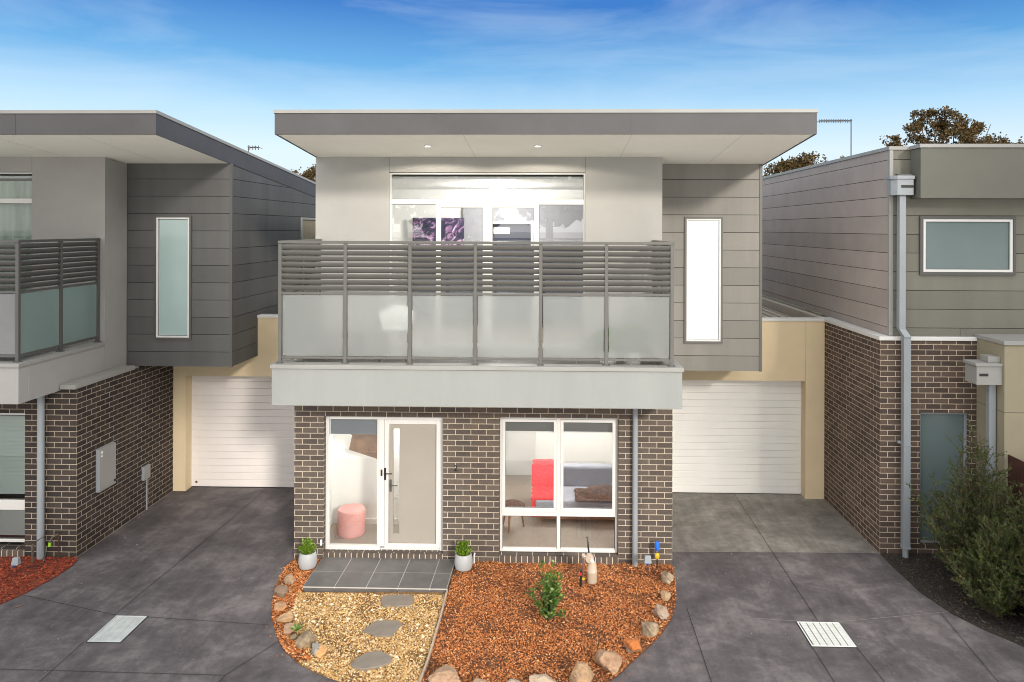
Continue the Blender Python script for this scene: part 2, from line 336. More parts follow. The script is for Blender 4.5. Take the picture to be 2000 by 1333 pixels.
M['tile'] = mat('slate_porcelain_tile', (.125, .118, .115), .42, var=.18, vscale=5, det=9)
M['grout'] = mat('pale_grout', (.52, .49, .45), .9)
M['door'] = mat('taupe_door', (.33, .30, .26), .5, var=.02)
M['black'] = mat('black_metal', (.02, .02, .02), .4, .3)
M['chrome'] = mat('satin_metal', (.5, .5, .5), .3, .9)
M['blind'] = mat('grey_roller_blind', (.12, .14, .17), .7)
M['blind_dk'] = mat('charcoal_roller_blind', (.035, .035, .035), .7)
M['shutter'] = mat('grey_shutter', (.50, .53, .53), .6)
M['floor_in'] = mat('beige_floor_tile', (.30, .26, .22), .4, var=.05)
M['wood'] = mat('oak_brown', (.22, .11, .055), .5, var=.25, vscale=9)
M['concrete'] = concrete_mat('charcoal_concrete')
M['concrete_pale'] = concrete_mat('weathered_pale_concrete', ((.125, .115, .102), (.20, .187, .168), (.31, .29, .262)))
M['joint'] = mat('joint_dark', (.022, .021, .022), .95)
M['joint_pale'] = mat('joint_pale', (.25, .23, .22), .95)
M['galv'] = mat('galvanised_steel', (.62, .65, .64), .45, .15, var=.12, vscale=8)
M['grate_r'] = mat('galvanised_steel_white', (.74, .75, .72), .5, .1, var=.08, vscale=8)
M['pot'] = mat('pale_grey_pot', (.37, .38, .39), .5, var=.03)
M['soil'] = mat('soil', (.05, .03, .02), .95, bump=.8, bscale=40)
M['mulch_base'] = mat('mulch_ground', (.20, .075, .028), .95, c2=(.05, .018, .008), vscale=26, bump=1, bscale=60)
M['red_base'] = mat('red_mulch_ground', (.26, .05, .02), .95, c2=(.07, .012, .008), vscale=26, bump=1, bscale=60)
M['dark_base'] = mat('dark_mulch_ground', (.045, .035, .028), .95, c2=(.012, .010, .009), vscale=26, bump=1, bscale=60)
M['gravel_base'] = mat('gravel_ground', (.34, .19, .07), .95, c2=(.09, .045, .02), vscale=30, bump=1, bscale=60)
M['chip'] = island_mat('mulch_chip', [(.20, .05, .012), (.60, .20, .055), (.38, .11, .03), (.72, .30, .10), (.24, .07, .02), (.66, .24, .07), (.82, .50, .26)], .85)
M['chip_red'] = island_mat('red_mulch_chip', [(.10, .015, .008), (.38, .07, .03), (.24, .035, .015), (.50, .13, .06)], .9)
M['chip_dark'] = island_mat('dark_mulch_chip', [(.018, .014, .012), (.06, .045, .036), (.10, .08, .065), (.03, .024, .02)], .9)
M['gravel'] = island_mat('gravel_stone', [(.44, .23, .07), (.70, .42, .15), (.16, .075, .025), (.78, .54, .24), (.50, .27, .08), (.85, .72, .48), (.26, .13, .045)], .8)
M['pebble'] = island_mat('pebble', [(.75, .64, .45), (.85, .80, .68), (.55, .38, .20), (.70, .52, .30)], .7)
M['slate'] = mat('stepping_slate', (.225, .19, .155), .75, var=.12, vscale=6, bump=.4, bscale=25)
M['timber'] = mat('weathered_timber', (.42, .34, .27), .8, var=.15, vscale=12)
M['leaf_box'] = island_mat('box_leaf', [(.05, .12, .01), (.20, .33, .02), (.10, .20, .015), (.30, .42, .04)], .5, .25)
M['leaf_bush'] = island_mat('bush_leaf', [(.03, .10, .015), (.10, .20, .03), (.05, .14, .02), (.28, .36, .08)], .4, .2)
M['leaf_shrub'] = island_mat('shrub_leaf', [(.022, .042, .012), (.05, .085, .018), (.075, .11, .022), (.14, .13, .035), (.03, .06, .015), (.05, .10, .02), (.15, .08, .035)], .6, .2)
M['leaf_tree'] = island_mat('tree_leaf', [(.05, .035, .012), (.10, .06, .018), (.035, .035, .012), (.15, .075, .02), (.06, .055, .016)], .7, .15)
M['leaf_green'] = island_mat('tree_leaf_green', [(.03, .04, .012), (.075, .08, .02), (.05, .05, .015), (.12, .10, .03)], .7, .15)
M['bark'] = mat('bark', (.10, .075, .055), .9, var=.3, vscale=12)
M['fence'] = mat('red_brown_paling', (.07, .026, .016), .8, var=.2, vscale=7)
M['roofsheet'] = mat('cream_roof_sheet', (.50, .44, .36), .5, .0, var=.06)
M['paper'] = mat('notice_white', (.8, .8, .78), .6)
M['ground'] = mat('pale_bounce_ground', (.74, .70, .63), .95, var=.1, vscale=.5)  # unseen ground made pale as a reflector, bouncing light to the soffit
M['lawn'] = mat('dry_lawn', (.10, .11, .05), .95, c2=(.055, .07, .03), vscale=.4)
M['soffit_line'] = mat('soffit_joint_grey', (.45, .43, .39), .8)
M['skirt'] = mat('white_skirting', (.8, .8, .78), .5)

# ================================================================== SETTING
g = MB().add([(-900, -900, -.06), (900, -900, -.06), (900, 900, -.06), (-900, 900, -.06)], [(0, 1, 2, 3)]).build('ground', M['ground']); tag(g, kind='structure')
tag(MB().add([(-300, 24.5, -.03), (300, 24.5, -.03), (300, 600, -.03), (-300, 600, -.03)], [(0, 1, 2, 3)]).build('lawn', M['lawn']), kind='structure')
# concrete: poured slab with the beds left out of it as shallow sheets on top
tag(MB().box(-16, 12, 6.5, 14.6, -.055, 0).build('driveway', M['concrete']), kind='structure')

# the older, paler slab in front of the right garage, one pour of its own
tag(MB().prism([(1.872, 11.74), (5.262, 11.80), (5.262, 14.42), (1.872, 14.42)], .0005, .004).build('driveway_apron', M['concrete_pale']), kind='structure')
def strip(mb, a, b, wd, z=.008):
    a = Vector((a[0], a[1])); b = Vector((b[0], b[1])); d = (b - a).normalized(); n = Vector((-d.y, d.x)) * wd / 2
    mb.add([(*(a - n), z), (*(b - n), z), (*(b + n), z), (*(a + n), z)], [(0, 1, 2, 3)])
j = MB(); jp = MB()
for a, b in (((-5.655, 14.3), (-5.70, 12.6)), ((-5.70, 12.6), (-5.84, 9.56)), ((-7.5, 10.05), (-5.84, 9.56)), ((-5.84, 9.56), (-3.66, 9.38)),
             ((-5.84, 8.93), (-5.82, 7.0)), ((-9, 8.42), (-6.46, 8.345)), ((-6.46, 8.345), (-3.77, 8.31)), ((-3.77, 8.31), (-3.40, 9.05)), ((-3.77, 8.31), (-4.0, 6.5)), ((-7.52, 10.05), (-8.6, 9.0))):
    strip(j, a, b, .007)
for a, b in (((3.587, 14.4), (3.54, 9.70)), ((1.86, 9.98), (1.83, 7.2)), ((5.28, 10.0), (5.14, 8.47)), ((5.14, 8.47), (5.1, 6.8)),
             ((3.25, 9.10), (3.26, 7.0)), ((3.80, 9.10), (3.9, 7.0))):
    strip(j, a, b, .007)
for a, b in (((2.6, 9.76), (3.25, 9.70)), ((3.82, 9.70), (5.5, 10.02)), ((1.92, 11.72), (5.2, 11.78)), ((-5.70, 12.6), (-5.80, 10.4))):
    strip(jp, a, b, .008)
tag(j.build('driveway_joints', M['joint']), kind='structure'); tag(jp.build('driveway_pale_joints', M['joint_pale'], None), kind='structure')
# small pale flecks of grit on the concrete
fl = MB()
for i in range(140):
    x = random.uniform(-8, 6.5); y = random.uniform(7.6, 13.8)
    if -4.2 < x < 2.0 and y > 8.0: continue
    r = random.uniform(.004, .012); fl.lathe((x, y, 0), [(r, 0), (r * .7, r * .5 + .005)], 5, random.uniform(.7, 1.4))
tag(fl.build('grit', M['joint_pale']), 'small pale flecks of grit scattered over the concrete driveway', 'grit', kind='stuff')

BED_L = [(-4.02, 11.245), (-4.045, 11.0), (-4.04, 10.72), (-3.95, 10.27), (-3.80, 9.78), (-3.67, 9.47), (-3.48, 9.12), (-3.27, 8.82), (-3.03, 8.585), (-2.79, 8.42), (-2.57, 8.305), (-2.2, 8.14), (-1.5, 7.95)]
BED_R = [(-.9, 7.86), (-.3, 7.92), (.2, 8.07), (.66, 8.32), (.82, 8.50), (1.01, 8.765), (1.24, 9.07), (1.45, 9.39), (1.60, 9.70), (1.715, 10.03), (1.80, 10.457), (1.842, 10.84), (1.868, 11.245)]
def inpoly(x, y, P):
    c = False; n = len(P)
    for i in range(n):
        a = P[i]; b = P[(i + 1) % n]
        if (a[1] > y) != (b[1] > y) and x < (b[0] - a[0]) * (y - a[1]) / (b[1] - a[1]) + a[0]: c = not c
    return c
EDGE = [(-1.475, 10.30), (-1.462, 9.54), (-1.465, 8.6), (-1.50, 7.95)]
MULCH = [(-1.475, 11.245)] + EDGE + BED_R
MULCH_L = [p for p in BED_L[:9]] + [(-2.85, 8.62), (-3.12, 8.95), (-3.33, 9.3), (-3.50, 9.7), (-3.58, 10.2), (-3.53, 10.24), (-3.53, 11.245)]
GRAVEL = [(-3.53, 10.24), (-3.58, 10.2), (-3.50, 9.7), (-3.33, 9.3), (-3.12, 8.95), (-2.85, 8.62)] + BED_L[8:] + EDGE[::-1]
for nm, P, m_, zz in (('mulch_bed', MULCH, 'mulch_base', .012), ('mulch_bed_corner', MULCH_L, 'mulch_base', .012), ('gravel_bed', GRAVEL, 'gravel_base', .0125)):
    tag(MB().prism(P, .002, zz).build(nm, M[m_]), kind='structure')
def chips(P, n, smin, smax, flat, zt, kind):
    xs = [p[0] for p in P]; ys = [p[1] for p in P]; mb = MB(); k = 0
    while k < n:
        x = random.uniform(min(xs), max(xs)); y = random.uniform(min(ys), max(ys))
        if not inpoly(x, y, P): continue
        if -3.54 < x < -1.46 and 10.2 < y < 11.25: continue
        if noise.noise(Vector((x * 2.6, y * 2.6, 3))) < -.18 and random.random() < .55: k += .4; continue
        k += 1
        s = random.uniform(smin, smax) * (1.7 if random.random() < .06 else 1)
        q = Matrix.Rotation(random.uniform(0, 6.28), 3, 'Z') @ Matrix.Rotation(random.gauss(0, .4), 3, 'X') @ Matrix.Rotation(random.gauss(0, .4), 3, 'Y')
        z = .010 + random.uniform(0, zt)
        if kind == 'chip':
            a, b, c = s, s * random.uniform(.25, .6), s * flat
            vs = [Vector((-a, -b, 0)), Vector((a * random.uniform(.6, 1), -b * .8, 0)), Vector((a, b, 0)), Vector((-a * .8, b, 0)), Vector((0, 0, c))]
            fs = [(0, 1, 4), (1, 2, 4), (2, 3, 4), (3, 0, 4)]
        else:
            a, b, c = s, s * random.uniform(.55, .95), s * random.uniform(.4, .7)
            vs = [Vector((-a, -b * .4, 0)), Vector((-a * .2, -b, 0)), Vector((a, -b * .3, 0)), Vector((a * .5, b, 0)), Vector((-a * .7, b * .8, 0)), Vector((-a * .4, 0, c)), Vector((a * .5, -b * .1, c * .9))]
            fs = [(0, 1, 5), (1, 2, 6), (1, 6, 5), (2, 3, 6), (3, 5, 6), (3, 4, 5), (4, 0, 5)]
        mb.add([q @ v + Vector((x, y, z)) for v in vs], fs)
    return mb
tag(chips(MULCH, 42000, .005, .015, .35, .022, 'chip').build('bark_mulch', M['chip']), 'orange brown bark chips covering the bed under the ground floor window', 'bark mulch', kind='stuff')
tag(chips(MULCH_L, 5000, .006, .018, .35, .02, 'chip').build('bark_mulch', M['chip']), 'strip of orange brown bark chips between the rocks and the porch corner', 'bark mulch', kind='stuff')
tag(chips(GRAVEL, 20000, .006, .015, .5, .016, 'stone').build('gravel', M['gravel']), 'golden gravel around the three slate stepping stones', 'gravel', kind='stuff')
RB = [(5.27, 11.755), (5.26, 11.3), (5.29, 10.5), (5.42, 9.95), (5.65, 9.52), (5.9, 9.19), (6.4, 8.7), (7.2, 8.0), (8.5, 7.6), (8.5, 11.04), (6.79, 11.04), (6.79, 11.755)]
LB = [(-7.45, 11.19), (-7.37, 11.1), (-7.33, 10.89), (-7.35, 10.53), (-7.44, 10.08), (-7.57, 9.77), (-8.2, 9.3), (-10.5, 9.0), (-10.5, 11.19)]
tag(MB().prism(RB, .002, .012).build('dark_mulch_bed', M['dark_base']), kind='structure')
tag(MB().prism(LB, .002, .012).build('red_mulch_bed', M['red_base']), kind='structure')
big = MB()
for i in range(120):
    x = random.uniform(-3.6, -1.5); y = random.uniform(8.1, 10.25)
    if not inpoly(x, y, GRAVEL): continue
    r = random.uniform(.012, .026); big.lathe((x, y, .018), [(r * .8, 0), (r, r * .3), (r * .6, r * .75)], 7, random.uniform(.8, 1.4))
tag(big.build('pale_pebbles', M['pebble']), 'larger cream pebbles mixed through the golden gravel', 'pebbles', kind='stuff')
SP = [(-4.12, 11.2), (-4.16, 10.6), (-3.9, 9.7), (-3.35, 8.7), (-2.7, 8.2), (-1.5, 7.85), (.7, 8.15), (1.3, 8.95), (1.75, 9.7), (1.93, 10.8), (1.93, 11.2)]
SPI = [p for p in BED_L] + [p for p in BED_R]
_all = MB(); _c = chips(SP, 1500, .004, .010, .4, .0, 'chip')
for i in range(0, len(_c.v), 5):
    if not inpoly(_c.v[i][0], _c.v[i][1], SPI): _all.add([(v[0], v[1], v[2] - .008) for v in _c.v[i:i + 5]], [(0, 1, 4), (1, 2, 4), (2, 3, 4), (3, 0, 4)])
tag(_all.build('spilled_bark', M['chip']), 'stray bark crumbs spilled onto the concrete around the curved bed', 'bark mulch', kind='stuff')
tag(chips(RB, 9000, .007, .02, .3, .02, 'chip').build('dark_mulch', M['chip_dark']), 'dark brown mulch under the tall feathery shrubs', 'bark mulch', kind='stuff')
tag(chips(LB, 11000, .007, .022, .3, .02, 'chip').build('red_mulch', M['chip_red']), 'deep red mulch in front of the left house', 'bark mulch', kind='stuff')

# timber edging between gravel and mulch
e = MB()
for a, b in zip(EDGE[:-1], EDGE[1:]):
    a = Vector(a); b = Vector(b); d = (b - a).normalized(); n_ = Vector((-d.y, d.x)) * .011
    e.prism([tuple(a - n_), tuple(b - n_), tuple(b + n_), tuple(a + n_)][::-1], .0, .055)
tag(e.build('garden_edging', M['timber'], loc=(-1.47, 9.2, 0)), 'thin weathered timber edging between golden gravel and orange mulch', 'garden edging')

# ================================================================== HOUSES
YR, SL = 10.47, .085
def window(parent, name, x0, x1, z0, z1, y, vbars=(), hbars=(), fw=.05, dp=.07, m='white', glass='glass', panes=None, sash=.0):
    """front-facing window: frame mesh with its panes as children"""
    mb = MB(); mb.box(x0, x0 + fw, y, y + dp, z0, z1); mb.box(x1 - fw, x1, y, y + dp, z0, z1)
    mb.box(x0 + fw, x1 - fw, y, y + dp, z0, z0 + fw); mb.box(x0 + fw, x1 - fw, y, y + dp, z1 - fw, z1)
    for (a, b, c, d) in vbars: mb.box(a, b, y + .001, y + dp - .001, c, d)
    for (a, b, c, d) in hbars: mb.box(a, b, y + .002, y + dp - .002, c, d)
    f = mb.build(name, M[m], parent, bevel=.004)
    for (a, b, c, d, gm, yo) in (panes or [(x0 + fw, x1 - fw, z0 + fw, z1 - fw, glass, .035)]):
        MB().add([(a, y + yo, c), (b, y + yo, c), (b, y + yo, d), (a, y + yo, d)], [(0, 1, 2, 3)]).build('pane', M[gm], f)
        MB().wall('x', a - .002, b + .002, c - .002, d + .002, y + yo - .006, y + yo - .001, [(a + .005, b - .005, c + .005, d - .005)]).build('gasket', M['gap'], f)
    return f

def boards(mb, axis, a0, a1, z0, ztop, lines, t0, t1, holes=(), vjoint=None, sl=None):
    """horizontal cladding boards with 5 mm gaps; ztop may be a function of a for sloped heads"""
    zs = [z0] + [z for z in lines if z > z0 + .02] + [99]
    for i in range(len(zs) - 1):
        c0 = zs[i] + (.0045 if i else 0); c1 = zs[i + 1] - .0045
        segs = [(a0, a1)]
        if vjoint:
            cuts = sorted(v for v in vjoint(i) if a0 + .05 < v < a1 - .05); pts = [a0] + cuts + [a1]
            segs = [(pts[k] + (.002 if k else 0), pts[k + 1] - (.002 if k < len(pts) - 2 else 0)) for k in range(len(pts) - 1)]
        for (p, q) in segs:
            if callable(ztop):
                zp, zq = min(c1, ztop(p)), min(c1, ztop(q))
                if zp <= c0 and zq <= c0: continue
                if zq < c0 or zp < c0:   # triangle end
                    t = (ztop(p) - c0) / (ztop(p) - ztop(q)); qq = p + (q - p) * t
                    zq = c0 + .001; q = qq
                # break where the slope crosses the board top
                brk = [p, q]
                if (ztop(p) - c1) * (ztop(q) - c1) < 0:
                    t = (ztop(p) - c1) / (ztop(p) - ztop(q)); brk = [p, p + (q - p) * t, q]
                for k in range(len(brk) - 1):
                    u, v_ = brk[k], brk[k + 1]; hu, hv = min(c1, ztop(u)), min(c1, max(c0 + .001, ztop(v_)))
                    P = (lambda a, t, z: (a, t, z)) if axis == 'x' else (lambda a, t, z: (t, a, z))
                    vs = [P(u, t0, c0), P(v_, t0, c0), P(v_, t1, c0), P(u, t1, c0), P(u, t0, hu), P(v_, t0, hv), P(v_, t1, hv), P(u, t1, hu)]
                    mb.add(vs, [(0, 3, 2, 1), (4, 5, 6, 7), (0, 1, 5, 4), (1, 2, 6, 5), (2, 3, 7, 6), (3, 0, 4, 7)])
            else:
                top = min(c1, ztop)
                if top <= c0: continue
                hh = [h for h in holes if h[2] < top and h[3] > c0 and h[0] < q and h[1] > p]
                mb.wall(axis, p, q, c0, top, t0, t1, hh)

def rowlock(parent, x0, x1, ztop, zbot, yface, dr=.035):
    mb = MB(); n = max(1, round((x1 - x0) / .0895)); p = (x1 - x0) / n
    for i in range(n):
        a = x0 + i * p + .006; b = x0 + (i + 1) * p - .006
        vs = [(a, yface - .03, zbot), (b, yface - .03, zbot), (b, yface + .1, zbot), (a, yface + .1, zbot), (a, yface - .03, ztop - dr), (b, yface - .03, ztop - dr), (b, yface + .1, ztop), (a, yface + .1, ztop)]
        mb.add(vs, [(0, 3, 2, 1), (4, 5, 6, 7), (0, 1, 5, 4), (1, 2, 6, 5), (2, 3, 7, 6), (3, 0, 4, 7)])
    s = mb.build('brick_sill', M['sillbrick'], parent, bevel=.002)
    mo = MB(); vs = [(x0, yface - .027, zbot + .002), (x1, yface - .027, zbot + .002), (x1, yface + .098, zbot + .002), (x0, yface + .098, zbot + .002), (x0, yface - .027, ztop - dr - .004), (x1, yface - .027, ztop - dr - .004), (x1, yface + .098, ztop - .004), (x0, yface + .098, ztop - .004)]
    mo.add(vs, [(0, 3, 2, 1), (4, 5, 6, 7), (0, 1, 5, 4), (1, 2, 6, 5), (2, 3, 7, 6), (3, 0, 4, 7)]); mo.build('mortar', M['mortar'], s)

def slats_bay(mb, p0, p1, zlo, zhi, n=8):
    """louvre blades (flattened ellipse section) between two points in plan"""
    p0 = Vector((*p0, 0)); p1 = Vector((*p1, 0)); d = (p1 - p0).normalized(); nrm = Vector((d.y, -d.x, 0))
    pitch = (zhi - zlo) / n
    for i in range(n):
        zc = zlo + (i + .5) * pitch; vs = []; K = 10
        for pp in (p0, p1):
            for k in range(K):
                a = 2 * math.pi * k / K; u = math.cos(a) * .041; v_ = math.sin(a) * .0075; t = R_(62)
                vs.append(pp + nrm * (-(u * math.cos(t) - v_ * math.sin(t))) * -1 + Vector((0, 0, zc + u * math.sin(t) + v_ * math.cos(t))))
        mb.add(vs, [(k, (k + 1) % K, K + (k + 1) % K, K + k) for k in range(K)] + [tuple(range(K - 1, -1, -1)), tuple(range(K, 2 * K))])

def balustrade(parent, x0, x1, y, yb, npan, mr, msl, mfront, mside, post_x=None):
    tr = MB(); tr.box(x0 - .03, x1 + .03, y - .035, y + .035, 4.965, 5.005)
    tr.box(x0 - .03, x0 + .035, y + .036, yb, 4.965, 5.005); tr.box(x1 - .035, x1 + .03, y + .036, yb, 4.965, 5.005)
    root = tr.build('balustrade', M[mr], parent, bevel=.004)
    xs = post_x or [x0 + (x1 - x0) * i / npan for i in range(npan + 1)]
    plist = [(x, y) for x in xs] + [(x0, y + .92), (x1, y + .92), (x0, yb - .03), (x1, yb - .03)]
    for (x, yy) in plist:
        mb = MB(); mb.box(x - .025, x + .025, yy - .025, yy + .025, 3.225, 4.965); mb.box(x - .05, x + .05, yy - .045, yy + .045, 3.221, 3.232)
        mb.tube([(x - .038, yy - .035, 3.232), (x - .038, yy - .035, 3.24)], .007, 6); mb.tube([(x + .038, yy - .035, 3.232), (x + .038, yy - .035, 3.24)], .007, 6)
        mb.build('post', M[mr], root, bevel=.003)
    bays = [((xs[i] + .025, y), (xs[i + 1] - .025, y), mfront) for i in range(len(xs) - 1)]
    for xe in (x0, x1):
        bays += [((xe, y + .025), (xe, y + .895), mside), ((xe, y + .945), (xe, yb - .055), mside)]
    for (a, b, gm) in bays:
        mb = MB(); slats_bay(mb, a, b, 4.275, 4.955); smooth_by_angle(mb.build('louvre_panel', M[msl], root))
        rb = MB(); h = .018
        def rbox(z0, z1):
            if abs(a[1] - b[1]) < 1e-6: rb.box(a[0], b[0], a[1] - h, a[1] + h, z0, z1)
            else: rb.box(a[0] - h, a[0] + h, a[1], b[1], z0, z1)
        rbox(4.222, 4.258); rb.build('rail', M[mr], root, bevel=.003); rb = MB(); rbox(3.288, 3.322); rb.build('rail', M[mr], root, bevel=.003)
        gb = MB(); gx = .012
        if abs(a[1] - b[1]) < 1e-6: gb.box(a[0] + gx, b[0] - gx, a[1] - .004, a[1] + .004, 3.330, 4.214)
        else: gb.box(a[0] - .004, a[0] + .004, a[1] + gx, b[1] - gx, 3.330, 4.214)
        gb.build('glass_panel', M[gm], root)
    return root

def tiles(parent, name, x0, x1, y0, y1, z, px, py, ox=0, th=.012, gap=.006):
    """tiles laid on a grout bed"""
    mb = MB(); x = x0 - ox
    while x < x1 - .01:
        yy = y0
        while yy < y1 - .01:
            a, b = max(x, x0), min(x + px, x1); c, d = yy, min(yy + py, y1)
            if b - a > .03: mb.box(a + gap / 2, b - gap / 2, c + gap / 2, d - gap / 2, z - th, z)
            yy += py
        x += px
    o = mb.build(name, M['tile'], parent, bevel=.0015)
    MB().box(x0, x1, y0, y1, z - .03, z - .003).build('grout', M['grout'], o)
    return o

def interior(parent, x0, x1, y0, y1, z0, z1, floor='floor_in', watt=60, wall='pwhite'):
    t = .04
    MB().box(x0, x1, y1, y1 + t, z0, z1).box(x0 - t, x0, y0, y1 + t, z0, z1).box(x1, x1 + t, y0, y1 + t, z0, z1).build('interior_wall', M[wall], parent)
    MB().box(x0 - t, x1 + t, y0, y1 + t, z1, z1 + t).build('ceiling', M['pwhite'], parent)
    MB().box(x0 - t, x1 + t, y0, y1 + t, z0 - t, z0).build('interior_floor', M[floor], parent)
    MB().box(x0 + .002, x1 - .002, y1 - .015, y1 - .001, z0, z0 + .09).build('skirting', M['skirt'], parent)
    if watt:
        cx, cy = (x0 + x1) / 2, (y0 + y1) / 2
        sh = MB().lathe((cx, cy, z1 - .06), [(.001, 0), (.17, 0), (.17, .05), (.15, .055)], 20).build('ceiling_light', M['bulb'], parent, smooth=False)
        ld = bpy.data.lights.new('room_lamp', 'POINT'); ld.energy = watt * 1.3; ld.shadow_soft_size = .16; ld.color = (1, .95, .89)
        lo = bpy.data.objects.new('room_lamp', ld); col.objects.link(lo); lo.parent = parent; lo.location = Vector((cx, cy, z1 - .30)) - parent.location
M['bulb'] = emit_mat('lamp_glow', (1, .97, .9), 6)

CL = [2.945 + .3125 * k for k in range(14)]
def townhouse(c):
    dx = c['dx']; bx0, bx1 = c['bx']; ux0, ux1 = c['ux']; wx1 = c['wx1']; by = c.get('by', 11.25)
    T = thing('townhouse', ((bx0 + bx1) / 2, by, 0), c['label'], 'house', 'townhouses')
    B = M[c['brick']]; bdx = c['bdx']
    hd = (-3.555 + bdx, -1.685 + bdx, .13, 2.25); hw = (-.805 + bdx, 1.04 + bdx, .14, 2.26)
    # ground floor brickwork
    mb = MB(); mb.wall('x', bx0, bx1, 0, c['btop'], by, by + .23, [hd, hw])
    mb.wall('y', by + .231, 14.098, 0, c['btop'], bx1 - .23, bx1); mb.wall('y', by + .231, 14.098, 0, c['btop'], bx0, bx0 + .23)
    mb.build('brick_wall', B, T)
    rowlock(T, hd[0], hd[1], .138, .01, by, .016); rowlock(T, hw[0] + .002, hw[1] - .002, .145, .005, by)
    # balcony
    py0 = c['py0']; pp = MB()
    pp.box(ux0, ux1, py0, py0 + .2, 2.63, 3.16); pp.box(ux0, ux0 + .2, py0 + .201, 12.299, 2.63, 3.16); pp.box(ux1 - .2, ux1, py0 + .201, 12.299, 2.63, 3.16)
    pp.box(ux0 + .201, ux1 - .201, py0 + .201, 12.6, 2.632, 3.09)
    par = pp.build('balcony_parapet', M[c['prender']], T, bevel=.004)
    cp = MB(); cp.box(ux0 - .02, ux1 + .02, py0 - .02, py0 + .22, 3.162, 3.22); cp.box(ux0 - .02, ux0 + .22, py0 + .221, 12.298, 3.162, 3.22); cp.box(ux1 - .22, ux1 + .02, py0 + .221, 12.298, 3.162, 3.22)
    cp.build('parapet_cap', M['zinc'], par, bevel=.004)
    tiles(par, 'balcony_tile', ux0 + .222, ux1 - .222, py0 + .222, 12.295, 3.13, .6, .45)
    balustrade(T, c['rx'][0], c['rx'][1], py0 + .12, 12.29, 6, c['rail'], c['slat'], c['gfront'], c['gside'], c.get('posts'))
    # first floor wall
    uh = (-2.775 + dx, .565 + dx, 3.16, 6.145)
    up = MB(); up.wall('x', ux0, ux1, 3.1, 6.42, 12.3, 12.5, [uh])
    up.wall('y', 12.501, 20, 2.7, 6.0, ux0, ux0 + .2); up.wall('y', 12.501, 12.948, 2.69, 6.37, ux1 - .2, ux1)
    if c.get('strip'): up.box(ux1 - .2, ux1, 12.3, 12.5, 2.69, 3.099)
    up.build('first_floor_wall', M[c.get('upm', 'render_up')], T)
    for xx in (-2.775 + dx, .565 + dx):   # fine control joints above the window corners
        MB().box(xx - .002, xx + .002, 12.2985, 12.301, 6.147, 6.41).build('control_joint', M['gap'], T)
    # sliding window wall
    a0, a1 = uh[0], uh[1]; F = 12.34
    vb = []; hb = [(a0 + .03, a1 - .03, 5.60, 5.69)]; pn = [(a0 + .03, a1 - .03, 5.69, 6.09, 'glass' if not c.get('dull') else 'glass_dark', .035)]
    cuts = [(-1.98, -1.90), (-1.18, -1.014), (-.306, -.219)]
    ed = a0 + .02
    for q, (p0, p1) in enumerate(cuts): vb.append((p0 + dx, p1 + dx, 3.2, 5.6))
    edges = [(-2.75, -1.98), (-1.90, -1.18), (-1.014, -.306), (-.219, .54)]
    for q, (p0, p1) in enumerate(edges):
        zt = 5.58 if q in (0, 3) else 5.55
        if q in (1, 2): hb.append((p0 + dx, p1 + dx, 5.545, 5.599))
        pn.append((p0 + dx, p1 + dx, 3.24, 5.60 if q in (0, 3) else 5.545, 'glass' if not c.get('dull') else 'glass_dark', .035 if q in (1, 2) else .05))
    hb.append((a0 + .02, a1 - .02, 3.19, 3.24))
    wu = window(T, 'sliding_window', a0, a1, 3.162, 6.14, F, vb, hb, fw=.028, dp=.08, panes=pn)
    # wing with cladding
    CM = M[c['clad']]; sz = lambda y: 6.562 - .085 * (y - YR)
    wb = MB(); wh = (2.37 + c['wdx'], 3.01 + c['wdx'], 3.185, 5.39)
    boards(wb, 'x', ux1 + .002, wx1 - .05, 2.68, 6.352, CL, 12.95, 12.965, [wh])
    boards(wb, 'y', 13.0, 20.0, 2.68, lambda y: sz(y) - .035, CL, wx1 - .017, wx1, vjoint=lambda i: [13.0 + (i * 1.37) % 3.1, 16.4 + (i * .83) % 2.6] if i % 2 else [])
    cw = wb.build('wing_cladding', CM, T)
    bk = MB(); bk.wall('x', ux1 - .19, wx1 - .02, 2.681, 6.345, 12.967, 13.1, [wh]); bk.add([(wx1 - .02, 12.967, 2.681), (wx1 - .02, 20, 2.681), (wx1 - .02, 20, sz(20) - .004), (wx1 - .02, 12.967, sz(12.967) - .004)], [(0, 1, 2, 3)])
    bk.box(ux1 - .19, wx1 - .021, 12.968, 20, 2.679, 2.70)
    bk.build('cladding_backing', M['gap'], cw)
    MB().box(wx1 - .048, wx1 + .004, 12.942, 12.998, 2.672, 6.349).build('corner_trim', M[c['trim']], cw, bevel=.003)
    MB().box(ux1 + .002, ux1 + .02, 12.944, 12.9495, 2.675, 6.34).build('edge_trim', M[c['trim']], cw)
    fx = MB(); fx.wall('x', wh[0] - .02, wh[1] + .02, wh[2] - .02, wh[3] + .02, 12.925, 12.965, [(wh[0] + .015, wh[1] - .015, wh[2] + .015, wh[3] - .015)])
    fl_ = fx.build('window_flashing', M[c['trim']], T, bevel=.003)
    window(T, 'wing_window', wh[0] + .016, wh[1] - .016, wh[2] + .016, wh[3] - .016, 12.93, fw=.032, dp=.06, glass=c['wglass'])
    # roof, falling to the rear
    rx0, rx1 = c['roof']
    rf = MB().slbox(rx0 + .02, rx1 - .02, YR + .03, 20.5, 6.60, 6.845, YR, SL).build('roof', M['zinc'], T)
    MB().slbox(rx0 + .025, rx1 - .025, YR + .024, 20.4, 6.562, 6.585, YR, SL).build('soffit', M['soffit'], rf)
    fa = MB(); fa.slbox(rx0, rx1, YR, YR + .022, 6.555, 6.86, YR, SL)
    fa.slbox(rx0, rx0 + .02, YR + .023, 20.5, 6.555, 6.86, YR, SL); fa.slbox(rx1 - .02, rx1, YR + .023, 20.5, 6.555, 6.86, YR, SL)
    fa.build('fascia', M['fascia'], rf)
